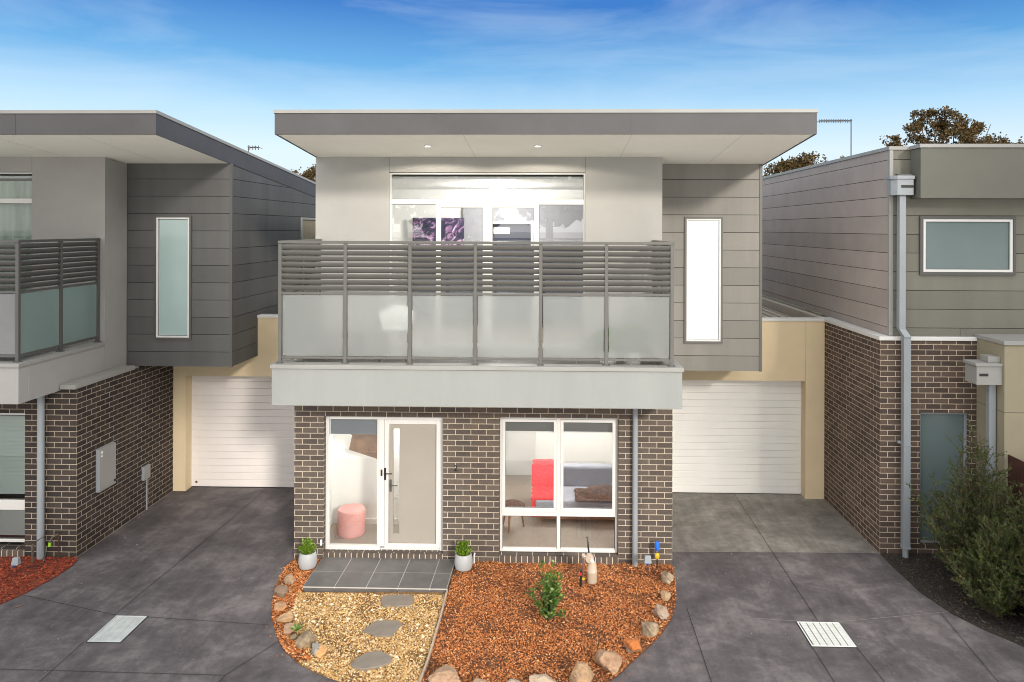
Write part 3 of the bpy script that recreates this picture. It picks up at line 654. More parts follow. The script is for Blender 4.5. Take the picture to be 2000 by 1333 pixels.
    ga = MB(); ga.slbox(rx0 - .015, rx1 + .015, YR - .015, YR + .03, 6.862, 6.912, YR, SL); ga.slbox(rx0 - .015, rx0 + .025, YR + .031, 20.5, 6.862, 6.912, YR, SL); ga.slbox(rx1 - .025, rx1 + .015, YR + .031, 20.5, 6.862, 6.912, YR, SL)
    ga.build('roof_capping', M['zinc'], rf)
    for xx in c['fj']: MB().box(xx, xx + .003, YR - .0015, YR, 6.56, 6.858).build('fascia_joint', M['gap'], rf)
    for xx in c['sj']: MB().slbox(xx, xx + .004, YR + .03, 12.9, 6.5605, 6.562, YR, SL).build('soffit_joint', M['soffit_line'], rf)
    # garage, set back beside the house
    gx0, gx1 = c['gx']; d0, d1 = c['gd']
    gw = MB(); gw.wall('x', gx0, gx1, 0, 3.42, 14.1, 14.3, [(d0, d1, -1, 2.27)])
    if d0 > gx0 + .05: gw.box(gx0, d0 - .0, 14.301, 14.46, 0, 2.4)
    if d1 < gx1 - .05: gw.box(d1 + .0, gx1, 14.301, 14.46, 0, 2.4)
    G_ = gw.build('garage_wall', M['beige'], T)
    MB().box(gx0 + (.02 if c.get('gcapin') else 0), gx1, 14.08, 14.32, 3.422, 3.475).build('garage_cap', M['white'], G_, bevel=.004)
    for xx in c.get('gj', []): MB().box(xx, xx + .004, 14.0985, 14.1, 2.27, 3.42).build('control_joint', M['gap'], G_)
    gd = MB(); z = .012; y0 = 14.34
    gd.box(d0 - .05, d1 + .05, y0 + .03, y0 + .05, .0, 2.35)
    while z < 2.3:
        zt = z + .139; r = .003
        vs = [(d0 - .04, y0 + .03, z), (d1 + .04, y0 + .03, z), (d1 + .04, y0 + r, z + .001), (d0 - .04, y0 + r, z + .001), (d0 - .04, y0, z + .008), (d1 + .04, y0, z + .008), (d0 - .04, y0, zt - .008), (d1 + .04, y0, zt - .008), (d0 - .04, y0 + r, zt - .001), (d1 + .04, y0 + r, zt - .001), (d0 - .04, y0 + .03, zt), (d1 + .04, y0 + .03, zt)]
        gd.add(vs, [(0, 1, 2, 3), (3, 2, 5, 4), (4, 5, 7, 6), (6, 7, 9, 8), (8, 9, 11, 10)]); z += .1405
    GD = gd.build('garage_door', M[c['gdm']], T)
    MB().box(d0, d1, y0 - .004, y0 + .02, .0, .011).build('rubber_seal', M['black'], GD)
    if d0 < -5:
        ex, ez = d0 + .10, .10
        MB().add([(ex - .035, y0 - .003, ez), (ex, y0 - .003, ez - .028), (ex + .035, y0 - .003, ez), (ex, y0 - .003, ez + .028)], [(0, 1, 2, 3)]).build('emblem', M['rail_dark'], GD)
    # garage roof sheet (ribbed)
    rs = MB(); x = gx0 + .03
    rs.box(gx0, gx1 - .01, 14.33, 24, 3.22, 3.28)
    while x < gx1 - .04: rs.box(x, x + .03, 14.34, 24, 3.281, 3.305); x += .19
    rs.build('garage_roof', M['roofsheet'], T)
    MB().box(gx0 + .01, gx1 - .01, 15.2, 15.25, 0, 3.2).build('garage_back', M['pwhite'], T)
    # downpipe
    if 'pipe' in c:
        px, pyy, r = c['pipe']
        dpb = MB(); dpb.tube([(px, pyy, 0), (px, pyy, 2.63)], r, 16); dpb.tube([(px, pyy, 1.55 if c.get('strip') else .42), (px, pyy, 1.60 if c.get('strip') else .47)], r + .004, 16)
        smooth_by_angle(dpb.build('downpipe', M['pipe'], T))
    return T, hd, hw, uh

C = dict(dx=0, bdx=0, bx=(-4.02, 1.87), ux=(-4.04, 1.86), wx1=3.72, wdx=0, btop=2.628, brick='brick', prender='render', py0=10.37, rx=(-3.96, 1.73),
         rail='rail', slat='rail', gfront='frost', gside='frost', clad='clad', trim='rail', wglass='lit', roof=(-4.045, 3.78), fj=[1.13], sj=[1.15, 2.75, -1.3],
         gx=(1.872, 5.25), gd=(1.872, 4.89), gj=[4.89], gdm='gdoor', pipe=(1.29, 11.19, .042), posts=[-3.961, -3.004, -2.058, -1.107, -.16, .787, 1.728],
         label='middle two storey townhouse with brown brick base, frosted balcony and white garage door')
T, HD, HW, UH = townhouse(C)
CL2 = dict(dx=-9.55, bdx=-9.32, bx=(-13.4, -7.45), ux=(-13.55, -7.70), wx1=-5.77, wdx=-9.54, btop=2.655, by=11.2, brick='brick_left_shaded', prender='render_left', py0=10.28, rx=(-13.4, -7.80),
           rail='rail_dark', slat='rail_dark', gfront='grey_panel', gside='frost_g', clad='clad_shaded', trim='rail_dark', wglass='frost_opaque', roof=(-13.6, -5.80), fj=[-7.9], sj=[-7.0, -8.4],
           gx=(-7.448, -4.022), gd=(-7.20, -4.022), gdm='gdoor_pink', pipe=(-7.975, 11.13, .052), dull=True, strip=True, upm='render_left',
           label='neighbouring townhouse on the left with grey clad wing and brown brick side wall, both darkened for shade')
TL, LHD, LHW, LUH = townhouse(CL2)

# brick ledge cap on the left house
MB().box(-7.68, -7.43, 11.13, 12.75, 2.657, 2.73).build('ledge_cap', M['zinc'], TL, bevel=.005)
MB().box(-7.69, -7.47, 12.751, 12.949, 2.657, 2.679).build('ledge_cap', M['zinc'], TL)

# ---- centre house: entrance door with sidelight
y = 11.33
fr = MB(); x0, x1, z0, z1 = HD
fr.box(x0 + .004, x0 + .055, y, y + .09, z0 + .002, z1 - .003); fr.box(x1 - .055, x1 - .004, y, y + .09, z0 + .002, z1 - .003)
fr.box(x0 + .055, x1 - .055, y, y + .09, z1 - .065, z1 - .003); fr.box(x0 + .055, -2.69, y, y + .09, z0 + .002, z0 + .062); fr.box(-2.735, -2.625, y, y + .09, z0 + .062, z1 - .065)
fr.box(-2.69, x1 - .055, y + .02, y + .09, z0 + .002, z0 + .03)
fr.box(-2.715, -2.70, y - .008, y, z0 + .062, z1 - .065)
DF = fr.build('entrance_frame', M['white'], T, bevel=.004)
MB().add([(x0 + .05, y + .045, z0 + .06), (-2.73, y + .045, z0 + .06), (-2.73, y + .045, z1 - .06), (x0 + .05, y + .045, z1 - .06)], [(0, 1, 2, 3)]).build('pane', M['glass'], DF)
MB().box(x0 + .06, -2.74, y + .075, y + .08, 1.93, z1 - .07).build('roller_blind', M['blind'], DF)
sc_ = MB(); sx0, sx1, sz0, sz1 = -2.622, -1.742, z0 + .034, z1 - .068
yy = y + .012
sc_.box(sx0, sx0 + .062, yy, yy + .03, sz0, sz1); sc_.box(sx1 - .062, sx1, yy, yy + .03, sz0, sz1); sc_.box(sx0 + .062, sx1 - .062, yy, yy + .03, sz0, sz0 + .07); sc_.box(sx0 + .062, sx1 - .062, yy, yy + .03, sz1 - .07, sz1)
DR = sc_.build('door', M['white'], T, bevel=.004)
dl = MB(); dl.wall('x', sx0 + .064, sx1 - .064, sz0 + .072, sz1 - .072, y + .05, y + .075, [(-2.495, -2.385, .37, 2.04)])
dl.build('door_leaf', M['door'], DR)
dfw = MB(); dfw.wall('x', -2.497, -2.383, .368, 2.042, y + .046, y + .078, [(-2.487, -2.393, .378, 2.032)]); dfw.build('glazing_bead', M['door'], DR)
MB().add([(-2.49, y + .06, .375), (-2.39, y + .06, .375), (-2.39, y + .06, 2.035), (-2.49, y + .06, 2.035)], [(0, 1, 2, 3)]).build('pane', M['glass'], DR)
for (hx, hz, hy, mm) in ((-2.655 + .045, 1.335, y + .012, 'black'), (-2.53, 1.14, y + .048, 'rail_dark')):
    h = MB(); h.box(hx - .016, hx + .016, hy - .012, hy, hz - .10, hz + .09); h.tube([(hx, hy - .01, hz + .01), (hx, hy - .055, hz + .01)], .009, 8); h.tube([(hx, hy - .05, hz + .01), (hx + .12, hy - .055, hz + .015)], .009, 8)
    h.build('handle', M[mm], DR, bevel=.003)
MB().box(-2.675, -2.65, y - .012, y + .0, 1.30, 1.40).build('strike_plate', M['black'], DF)
# window of the front room
wx0, wx1_, wz0, wz1 = HW; y = 11.33
pn = [(-.75, .045, .82, 2.19, 'glass', .03), (.18, .975, .82, 2.19, 'glass', .03), (-.76, .085, .17, .685, 'glass', .05), (.15, .995, .17, .685, 'glass', .05)]
W2 = window(T, 'front_window', wx0 + .004, wx1_ - .004, wz0 + .004, wz1 - .004, y, [(.088, .142, .17, 2.22)], [(wx0 + .03, wx1_ - .03, .70, .765)], fw=.038, dp=.09, panes=pn)
for (a, b) in ((-.765, .085), (.145, .998)):
    s_ = MB(); s_.wall('x', a, b, .768, 2.215, y - .012, y + .03, [(a + .045, b - .045, .768 + .055, 2.215 - .04)]); s_.build('sash', M['white'], W2, bevel=.004)
    MB().box(a + .02, b - .02, y + .10, y + .105, 2.0, 2.24).build('roller_blind', M['blind_dk'], W2)
    MB().box(a + .02, b - .02, y + .095, y + .11, 1.985, 2.002).build('blind_rail', M['white'], W2)
# house number
cu = bpy.data.curves.new('house_number', 'FONT'); cu.body = '2'; cu.size = .13; cu.extrude = .004; cu.align_x = 'CENTER'
tmp = bpy.data.objects.new('tmp', cu); col.objects.link(tmp); bpy.context.view_layer.update()
me = bpy.data.meshes.new_from_object(tmp.evaluated_get(bpy.context.evaluated_depsgraph_get())); bpy.data.objects.remove(tmp)
hn = bpy.data.objects.new('house_number', me); col.objects.link(hn); me.materials.clear(); me.materials.append(M['black'])
hn.parent = T; hn.rotation_euler = (R_(90), 0, 0); hn.location = Vector((-1.485, 11.244, 1.42)) - T.location
# porch step
ps = MB().box(-3.54, -1.49, 10.305, 11.205, .0, .045).build('porch_step', M['tile'], T)
t_ = tiles(T, 'porch_tile', -3.55, -1.48, 10.285, 11.212, .066, .456, .462, gap=.009)
ft = MB()
for i in range(5):
    a = -3.55 + i * .456; b = min(a + .456, -1.48)
    if b - a > .05: ft.box(a + .004, b - .004, 10.282, 10.294, .0, .050)
ft.box(-1.4895, -1.479, 10.296, 10.74, 0, .050); ft.box(-1.4895, -1.479, 10.75, 11.2, 0, .050)
ft.build('riser_tile', M['tile'], T, bevel=.0015)
# downlights
for xx in (-1.95, -.227):
    yy_ = 11.32; zz = 6.562 - .085 * (yy_ - YR) - .002
    dlm = MB().lathe((xx, yy_, zz - .012), [(.055, 0), (.06, .004), (.06, .012)], 20).build('downlight', M['white'], T)
    MB().lathe((xx, yy_, zz - .0145), [(.042, 0), (.042, .002)], 20).build('lens', M['bulb'], dlm)
    ld = bpy.data.lights.new('downlight_lamp', 'SPOT'); ld.energy = 42; ld.spot_size = R_(164); ld.spot_blend = .12; ld.color = (1, .9, .74); ld.shadow_soft_size = .03
    lo = bpy.data.objects.new('downlight_lamp', ld); col.objects.link(lo); lo.parent = dlm; lo.location = Vector((xx, yy_, zz - .03)) - T.location
# interiors of the centre house
interior(T, -3.75, -1.0, 11.5, 12.35, .13, 2.55, watt=26)
interior(T, -.94, 1.62, 11.5, 14.9, .13, 2.5, watt=42)
interior(T, -3.8, 1.65, 12.55, 16.0, 3.15, 6.05, watt=95)
# stair seen through the sidelight
st = MB(); yy = 12.0
P_ = [(-3.37, 1.50), (-3.31, 1.77), (-2.80, 1.77), (-2.80, 1.32)]
st.add([(x, 12.0, z) for x, z in P_] + [(x, 12.05, z) for x, z in P_], [(0, 3, 2, 1), (4, 5, 6, 7), (0, 1, 5, 4), (1, 2, 6, 5), (2, 3, 7, 6), (3, 0, 4, 7)])
st.box(-3.12, -2.80, 11.975, 11.999, 1.46, 1.475); st.box(-3.33, -2.80, 11.97, 11.999, 1.755, 1.785)
st.build('stair', M['wood'], T)
# white door and pink wall panel at the back of the front room
MB().box(-.9, -.32, 14.86, 14.895, .13, 2.2).box(-.93, -.90, 14.85, 14.895, .13, 2.25).build('interior_door', M['white'], T, bevel=.004)
# upstairs: grey feature wall, doorway with dark room
M['lgrey'] = mat('pale_grey_paint', (.30, .30, .325), .8); M['navy'] = mat('navy_room', (.03, .035, .06), .8)
gwp = MB(); gwp.wall('x', -1.95, 1.6, 3.16, 5.82, 15.86, 15.9, [(-1.30, -.46, 3.0, 5.29)]); gwp.build('feature_wall', M['lgrey'], T)
MB().box(-1.36, -.40, 15.95, 15.97, 3.16, 5.4).build('dark_doorway', M['navy'], T)
MB().box(-1.28, -.93, 15.92, 15.94, 5.07, 5.21).build('white_bulkhead', M['pwhite'], T)
MB().wall('x', -1.36, -.40, 3.16, 5.35, 15.84, 15.86, [(-1.30, -.46, 3.0, 5.29)]).build('door_architrave', M['white'], T)

# ---- left house details
MB().box(-7.19, -7.18, 0, 0, 0, 0) if False else None
y = 11.29; wx0, wx1_, wz0, wz1 = LHW
W3 = window(TL, 'front_window', wx0 + .004, wx1_ - .004, wz0 + .05, wz1 - .004, y, [], [(wx0 + .04, wx1_ - .04, .70, .86)], fw=.045, dp=.08,
            panes=[(wx0 + .04, wx1_ - .04, .86, 2.2, 'glass_dark', .03), (wx0 + .04, wx1_ - .04, .24, .70, 'glass', .03)])
sh = MB(); z = .26
while z < 2.18:
    if not (.66 < z < .88):
        for (a, b) in ((wx0 + .05, wx0 + .60), (wx0 + .66, wx0 + 1.17), (wx0 + 1.25, wx1_ - .05)):
            sh.add([(a, y + .10, z), (b, y + .10, z), (b, y + .13, z + .052), (a, y + .13, z + .052)], [(0, 1, 2, 3)])
    z += .06
for a in (wx0 + .60, wx0 + 1.17): sh.box(a, a + .07, y + .095, y + .135, .2, 2.2)
sh.build('shutter', M['shutter'], W3)
interior(TL, -13.1, -7.72, 11.5, 14.5, .13, 2.5, watt=0, wall='lgrey')
interior(TL, -13.2, -7.95, 12.55, 16.0, 3.15, 6.05, watt=0, wall='lgrey')
DLF = MB().box(LHD[0], LHD[1], 11.3, 11.36, LHD[2], LHD[3]).build('entrance_door', M['door'], TL)
M['curtain'] = mat('pale_curtain', (.55, .60, .55), .9, var=.25, vscale=5, streak=True)
cu_ = MB(); n = 60
for i in range(n):
    a = -12.3 + i * (3.3 / n); b = a + 3.3 / n; ya = 12.50 + .025 * math.sin(i * 1.3); yb_ = 12.50 + .025 * math.sin((i + 1) * 1.3)
    cu_.add([(a, ya, 3.2), (b, yb_, 3.2), (b, yb_, 6.0), (a, ya, 6.0)], [(0, 1, 2, 3)])
cu_.build('curtain', M['curtain'], TL)
# small side window of the left wing
sw = MB(); sw.wall('y', 16.52, 18.2, 4.6, 5.43, -5.79, -5.735, [(16.57, 18.15, 4.65, 5.38)]); SW = sw.build('side_window', M['zinc'], TL)
MB().box(-5.765, -5.755, 16.57, 18.15, 4.65, 5.38).build('pane', M['beige_dull'], SW)

# ================================================================== RIGHT HOUSE
TR = thing('corner_house', (6.0, 11.76, 0), 'flat roofed house on the right with brick ground floor and grey clad upper storey', 'house')
mb = MB(); dh = (5.895, 6.67, .16, 2.27)
mb.wall('x', 5.26, 6.779, 0, 3.42, 11.76, 11.98, [dh]); mb.wall('y', 11.981, 14.3, 0, 3.42, 5.26, 5.48); mb.build('brick_wall', M['brick_right'], TR)
mb = MB(); mb.box(5.235, 6.778, 11.735, 11.98, 3.422, 3.485); mb.box(5.235, 5.5, 11.981, 14.3, 3.422, 3.485); mb.build('wall_cap', M['white'], TR, bevel=.004)
MB().box(5.27, 5.50, 14.301, 24, 3.25, 3.45).build('roof_flashing', M['roofsheet'], TR)
MB().box(5.30, 6.0, 14.301, 24, 0, 3.248).build('party_wall', M['beige'], TR)
RL = [3.618 + .3 * k for k in range(11)]
wb = MB(); wr = (5.93, 7.365, 4.505, 5.375)
boards(wb, 'x', 5.475, 12, 3.49, 6.47, RL, 11.80, 11.815, [wr], vjoint=lambda i: [6.55] if i == 0 else ([5.95 + 3, 9.2] if i % 2 else []))
RC = wb.build('front_cladding', M['clad_olive_shaded'], TR)
MB().wall('x', 5.43, 12, 3.488, 6.465, 11.817, 11.95, [wr]).build('cladding_backing', M['gap'], RC)
wb = MB(); boards(wb, 'y', 11.86, 24, 3.49, 6.47, RL, 5.42, 5.435, vjoint=lambda i: [12.0 + (i * 2.3) % 2.9, 14.8 + (i * 1.7) % 2.6, 17.6 + (i * 1.1) % 2.4, 20.5 + (i * .7) % 2.2])
RC2 = wb.build('side_cladding', M['clad_mauve_lit'], TR)
MB().box(5.437, 5.6, 11.951, 24, 3.488, 6.465).build('cladding_backing', M['gap'], RC2)
MB().box(5.414, 5.474, 11.792, 11.858, 3.488, 6.47).build('corner_trim', M['zinc'], TR, bevel=.003)
cp = MB(); cp.box(5.40, 5.742, 11.78, 12.1, 6.472, 6.53); cp.box(5.40, 5.62, 12.101, 24, 6.472, 6.53); cp.box(5.725, 12, 11.45, 11.779, 6.473, 6.531); cp.box(5.743, 12, 11.7795, 12.1, 6.472, 6.53)
cp.build('parapet_cap', M['zinc'], TR, bevel=.003)
MB().box(5.6, 12, 12.1, 24, 6.30, 6.36).build('roof', M['zinc'], TR)
MB().box(5.745, 12, 11.47, 11.798, 5.685, 6.47).build('bulkhead', M['render_box'], TR, bevel=.004)
fx = MB(); fx.wall('x', wr[0] - .04, wr[1] + .03, wr[2] - .035, wr[3] + .035, 11.765, 11.815, [(wr[0] + .01, wr[1] - .01, wr[2] + .01, wr[3] - .01)]); fx.build('window_flashing', M['rail_dark'], TR, bevel=.003)
window(TR, 'upper_window', wr[0] + .011, wr[1] - .011, wr[2] + .011, wr[3] - .011, 11.775, fw=.042, dp=.05, glass='frost_opaque2')
window(TR, 'side_door', dh[0] + .002, dh[1] - .002, dh[2], dh[3] - .003, 11.83, fw=.04, dp=.07, m='pipe', glass='frost_opaque2')
MB().box(5.7, 6.7, 12.0, 12.05, 0, 3).build('interior_wall', M['lgrey'], TR)
# protruding khaki wall
mb = MB(); mb.box(6.781, 12, 11.05, 11.775, 0, 3.47); KW = mb.build('rendered_wall', M['beige_dull'], TR, bevel=.004)
MB().box(6.76, 12, 11.02, 11.797, 3.472, 3.53).build('wall_cap', M['zinc'], KW, bevel=.004)
MB().box(6.7795, 12, 11.0485, 11.0495, 2.455, 2.461).box(6.7795, 6.7805, 11.05, 11.775, 2.455, 2.461).build('control_joint', M['gap'], KW)
# rainwater heads and pipes
rh = MB(); rh.prism([(5.37, 11.79), (5.37, 11.66), (5.44, 11.58), (5.69, 11.58), (5.74, 11.66), (5.74, 11.79)][::-1], 5.74, 5.99)
rh.prism([(5.35, 11.79), (5.35, 11.65), (5.43, 11.56), (5.70, 11.56), (5.76, 11.65), (5.76, 11.79)][::-1], 5.991, 6.045)
RH = rh.build('rainwater_head', M['pipe'], TR, bevel=.003)
MB().box(5.50, 5.69, 11.574, 11.579, 5.855, 5.895).build('overflow_slot', M['black'], RH)
MB().box(5.47, 5.70, 11.62, 11.74, 6.046, 6.075).build('outlet', M['rail_dark'], RH)
dp_ = MB(); dp_.box(5.50, 5.60, 11.63, 11.73, 3.62, 5.739)
dp_.add([(5.50, 11.63, 3.62), (5.60, 11.63, 3.62), (5.60, 11.73, 3.62), (5.50, 11.73, 3.62), (5.55, 11.56, 3.50), (5.66, 11.56, 3.50), (5.66, 11.66, 3.50), (5.55, 11.66, 3.50)], [(0, 1, 5, 4), (1, 2, 6, 5), (2, 3, 7, 6), (3, 0, 4, 7)])
dp_.box(5.55, 5.66, 11.58, 11.68, .16, 3.50); dp_.box(5.545, 5.665, 11.575, 11.685, 1.78, 1.80); dp_.box(5.497, 5.603, 11.627, 11.733, 4.05, 4.07)
dp_.box(5.545, 5.665, 11.575, 11.685, .15, .19); dp_.tube([(5.605, 11.63, 0), (5.605, 11.63, .15)], .045, 14); dp_.box(5.50, 5.55, 11.66, 11.70, 1.80, 1.84)
dp_.build('downpipe', M['pipe'], TR, bevel=.003)
rh = MB(); rh.wall('x', 6.40, 6.779, 2.86, 3.14, 11.10, 11.11); rh.box(6.40, 6.779, 11.111, 11.41, 2.86, 3.13); rh.box(6.375, 6.7795, 11.08, 11.43, 3.141, 3.185); rh.box(6.60, 6.779, 11.15, 11.36, 3.186, 3.28)
RH2 = rh.build('rainwater_head', M['zinc'], TR, bevel=.003)
MB().box(6.44, 6.57, 11.0945, 11.0995, 2.99, 3.03).build('overflow_slot', M['black'], RH2)
MB().box(6.66, 6.76, 11.22, 11.31, .1, 2.859).build('downpipe', M['pipe'], TR, bevel=.003)

# ================================================================== FENCE
FE = thing('paling_fence', (6.8, 10.9, 0), 'dark red brown timber paling fence behind the shrubs at the right edge', 'fence')
fb = MB(); x_ = 6.83; yq = 11.03
while yq > 7.6:
    fb.box(x_ - .008, x_ + .008, yq - .098, yq, .02, 1.84 + random.uniform(-.008, .008)); yq -= .088 if False else .102
fb.build('palings', M['fence'], FE)
MB().box(x_ + .01, x_ + .05, 7.6, 11.03, .4, .475).box(x_ + .01, x_ + .05, 7.6, 11.03, 1.45, 1.525).build('rail', M['fence'], FE)

# ================================================================== METERS, LIGHTS, SMALL SITE THINGS
mbx = thing('meter_box', (-7.44, 11.73, .85), 'flat pale grey meter box on the side brick wall of the left house', 'meter box')
MB().box(-7.449, -7.395, 11.67, 12.12, .85, 1.55).build('box', M['pipe'], mbx, bevel=.006)
MB().box(-7.394, -7.38, 11.675, 12.115, .855, 1.545).build('door', M['zinc'], mbx, bevel=.004)
MB().box(-7.3795, -7.3785, 11.70, 11.75, 1.42, 1.51).build('notice', M['paper'], mbx)
MB().box(-7.3783, -7.3775, 11.71, 11.74, 1.44, 1.48).build('notice_mark', M['lgrey'], mbx)
MB().tube([(-7.38, 12.08, .92), (-7.36, 12.08, .92)], .022, 10).build('latch', M['black'], mbx)
cb_ = thing('cable_box', (-7.44, 13.0, .5), 'small grey cable box with conduit running down to the driveway', 'junction box')
MB().box(-7.449, -7.40, 13.0, 13.2, .58, .83).build('box', M['pipe'], cb_, bevel=.006)
MB().box(-7.399, -7.39, 13.005, 13.195, .585, .825).build('lid', M['zinc'], cb_, bevel=.004)
MB().tube([(-7.43, 13.14, 0), (-7.43, 13.14, .58)], .014, 8).build('conduit', M['pipe'], cb_)

def spike_light(x, y, h, label, tilt=0.0, head=(.055, .05, .07)):
    t = thing('garden_light', (x, y, 0), label, 'garden light', 'garden spike lights')
    MB().tube([(x, y, 0), (x, y, h - .04)], .006, 8).build('stake', M['rail_dark'], t)
    hb = MB(); hx, hy, hz = head
    hb.add([(x - hx, y - hy * .6, h - hz), (x + hx, y - hy * .6, h - hz), (x + hx, y + hy, h - hz), (x - hx, y + hy, h - hz), (x - hx * .8, y - hy * .2, h + hz * .5), (x + hx * .8, y - hy * .2, h + hz * .5), (x + hx * .8, y + hy * .8, h + hz * .5), (x - hx * .8, y + hy * .8, h + hz * .5)],
           [(0, 3, 2, 1), (4, 5, 6, 7), (0, 1, 5, 4), (1, 2, 6, 5), (2, 3, 7, 6), (3, 0, 4, 7)])
    hb.build('head', M['pipe'], t, bevel=.008, seg=2)
    MB().lathe((x - .01, y - .01, h - hz - .035), [(.012, 0), (.026, .02), (.026, .036)], 12).build('lens', M['blue'], t)
M['blue'] = mat('blue_plastic', (.02, .16, .75), .35); M['yellow'] = mat('yellow_plastic', (.62, .42, .03), .4); M['red'] = mat('red_plastic', (.6, .03, .02), .4)
M['blue_dk'] = mat('dark_blue_plastic', (.03, .06, .2), .3); M['blue2'] = M['blue']; M['blue'] = M['blue_dk']
spike_light(1.44, 10.82, .30, 'grey hooded garden spike light beside the downpipe in the orange mulch')
spike_light(-7.99, 10.62, .22, 'grey hooded garden spike light in the red mulch of the left house')
wt = thing('water_tap', (1.62, 11.12, 0), 'blue capped water tap with yellow tag on a black stake by the brick corner', 'tap')
MB().tube([(1.62, 11.12, 0), (1.62, 11.12, .20)], .010, 8).build('stake', M['black'], wt)
MB().lathe((1.62, 11.12, .155), [(.01, 0), (.034, .012), (.036, .05), (.03, .085), (.012, .095)], 14, 1, .6).build('tag', M['yellow'], wt, smooth=True)
MB().lathe((1.62, 11.12, .25), [(.016, 0), (.02, .02), (.014, .045)], 12).build('valve', M['chrome'], wt, smooth=True)
bc = MB(); bc.lathe((1.62, 11.12, .29), [(.030, 0), (.037, .015), (.036, .10), (.032, .125), (.018, .13)], 14); bc.build('cap', M['blue2'], wt, smooth=False, bevel=.003)
MB().tube([(1.618, 11.078, .285), (1.618, 11.078, .345)], .008, 8).build('spout', M['chrome'], wt)
gm = thing('gas_meter', (.55, 10.62, 0), 'beige gas meter with a round regulator standing in the mulch below the window', 'gas meter')
b1 = MB(); b1.lathe((.60, 10.60, .03), [(.066, 0), (.074, .02), (.072, .14), (.076, .15), (.076, .175), (.07, .18), (.064, .26), (.045, .31), (.02, .33)], 20, 1.0, .75); b1.build('body', M['meter'] if 'meter' in M else M['beige_dull'], gm, smooth=True)
M['meter'] = mat('beige_painted_steel', (.50, .40, .31), .5, var=.05); gm.children[0].data.materials[0] = M['meter']
MB().tube([(.56, 10.54, .40), (.56, 10.62, .40)], .062, 20).build('regulator', M['meter'], gm, bevel=.008, seg=2)
MB().tube([(.595, 10.52, .385), (.595, 10.54, .385)], .024, 14).build('dial', M['paper'], gm)
MB().tube([(.56, 10.60, .40), (.55, 10.75, .50), (.55, 11.0, .52), (.55, 11.24, .42)], .013, 8).build('pipe', M['black'], gm, smooth=True)
MB().tube([(.47, 10.55, 0), (.47, 10.55, .42), (.50, 10.57, .43)], .014, 8).build('riser_pipe', M['chrome'], gm)
MB().tube([(.43, 10.50, 0), (.435, 10.50, .26)], .016, 8).build('stake', M['black'], gm)
MB().box(.405, .445, 10.48, 10.52, .19, .23).build('red_tag', M['red'], gm); MB().box(.452, .49, 10.53, 10.57, .10, .13).build('yellow_band', M['yellow'], gm)
MB().box(.45, .50, 10.56, 10.62, .38, .45).build('valve', M['meter'], gm, bevel=.006)
vp = tag(MB().tube([(-1.185, 11.17, 0), (-1.185, 11.17, .14), (-1.18, 11.20, .17)], .014, 8).build('conduit_stub', M['white'], loc=(-1.185, 11.17, 0)), 'short white conduit stub against the bricks beside the right pot', 'pipe')
tp = thing('garden_tap', (-7.68, 11.1, 0), 'brass garden tap on a red brown riser against the left brick pier', 'tap')
MB().tube([(-7.68, 11.12, 0), (-7.68, 11.12, .42)], .010, 8).build('riser_pipe', M['fence'], tp)
MB().tube([(-7.68, 11.12, .40), (-7.74, 11.06, .38), (-7.77, 11.05, .30)], .016, 8).build('spout', M['bark'], tp)
M['lime'] = mat('lime_plastic', (.30, .55, .03), .5); MB().tube([(-7.77, 11.05, .30), (-7.775, 11.05, .24)], .022, 8).build('hose_fitting', M['lime'], tp)
MB().tube([(-7.73, 11.10, .44), (-7.63, 11.10, .44)], .009, 6).build('handle', M['black'], tp)
ic = thing('irrigation_pipe', (-8.0, 10.95, 0), 'black irrigation pipe and stub post at the foot of the left downpipe', 'pipe')
MB().tube([(-7.99, 10.98, 0), (-7.99, 10.98, .30)], .018, 8).build('stub_post', M['bark'], ic)
MB().tube([(-7.96, 11.0, .33), (-7.86, 11.05, .40), (-7.80, 11.0, .16), (-7.76, 10.9, .03), (-7.95, 10.82, .02)], .009, 8).build('hose', M['black'], ic)

# drain grates
def grate(x0, x1, y0, y1, m, label, nb, nc, dark_gap):
    dark_gap *= 1.2
    t = thing('drain_grate', ((x0 + x1) / 2, (y0 + y1) / 2, 0), label, 'drain grate', 'galvanised drain grates set in the driveway')
    MB().box(x0 - .012, x1 + .012, y0 - .012, y1 + .012, .002, .004).build('pit', M['gap'], t)
    f = MB(); f.box(x0, x0 + .018, y0, y1, .0045, .013); f.box(x1 - .018, x1, y0, y1, .0045, .013); f.box(x0 + .018, x1 - .018, y0, y0 + .018, .0045, .013); f.box(x0 + .018, x1 - .018, y1 - .018, y1, .0045, .013)
    f.build('frame', M[m], t, bevel=.002)
    b = MB(); p = (y1 - y0 - .036) / nb; q = (x1 - x0 - .036) / nc
    for i in range(nb):
        for k in range(nc):
            a = x0 + .018 + k * q + dark_gap; c = x0 + .018 + (k + 1) * q - .001
            b.box(a, c, y0 + .018 + i * p + .003, y0 + .018 + (i + 1) * p - .003, .0047, .0125)
    b.build('bars', M[m], t)
    c_ = MB()
    for k in range(1, nc): c_.box(x0 + .018 + k * q + .001, x0 + .018 + k * q + .005, y0 + .018, y1 - .018, .0047, .0095)
    c_.build('cross_bars', M[m], t)
grate(3.25, 3.80, 9.12, 9.68, 'grate_r', 'whitish metal drain grate in the right driveway', 14, 6, .013)
grate(-5.80, -5.38, 8.93, 9.535, 'galv', 'bluish grey metal drain grate in the left driveway', 12, 4, .008)

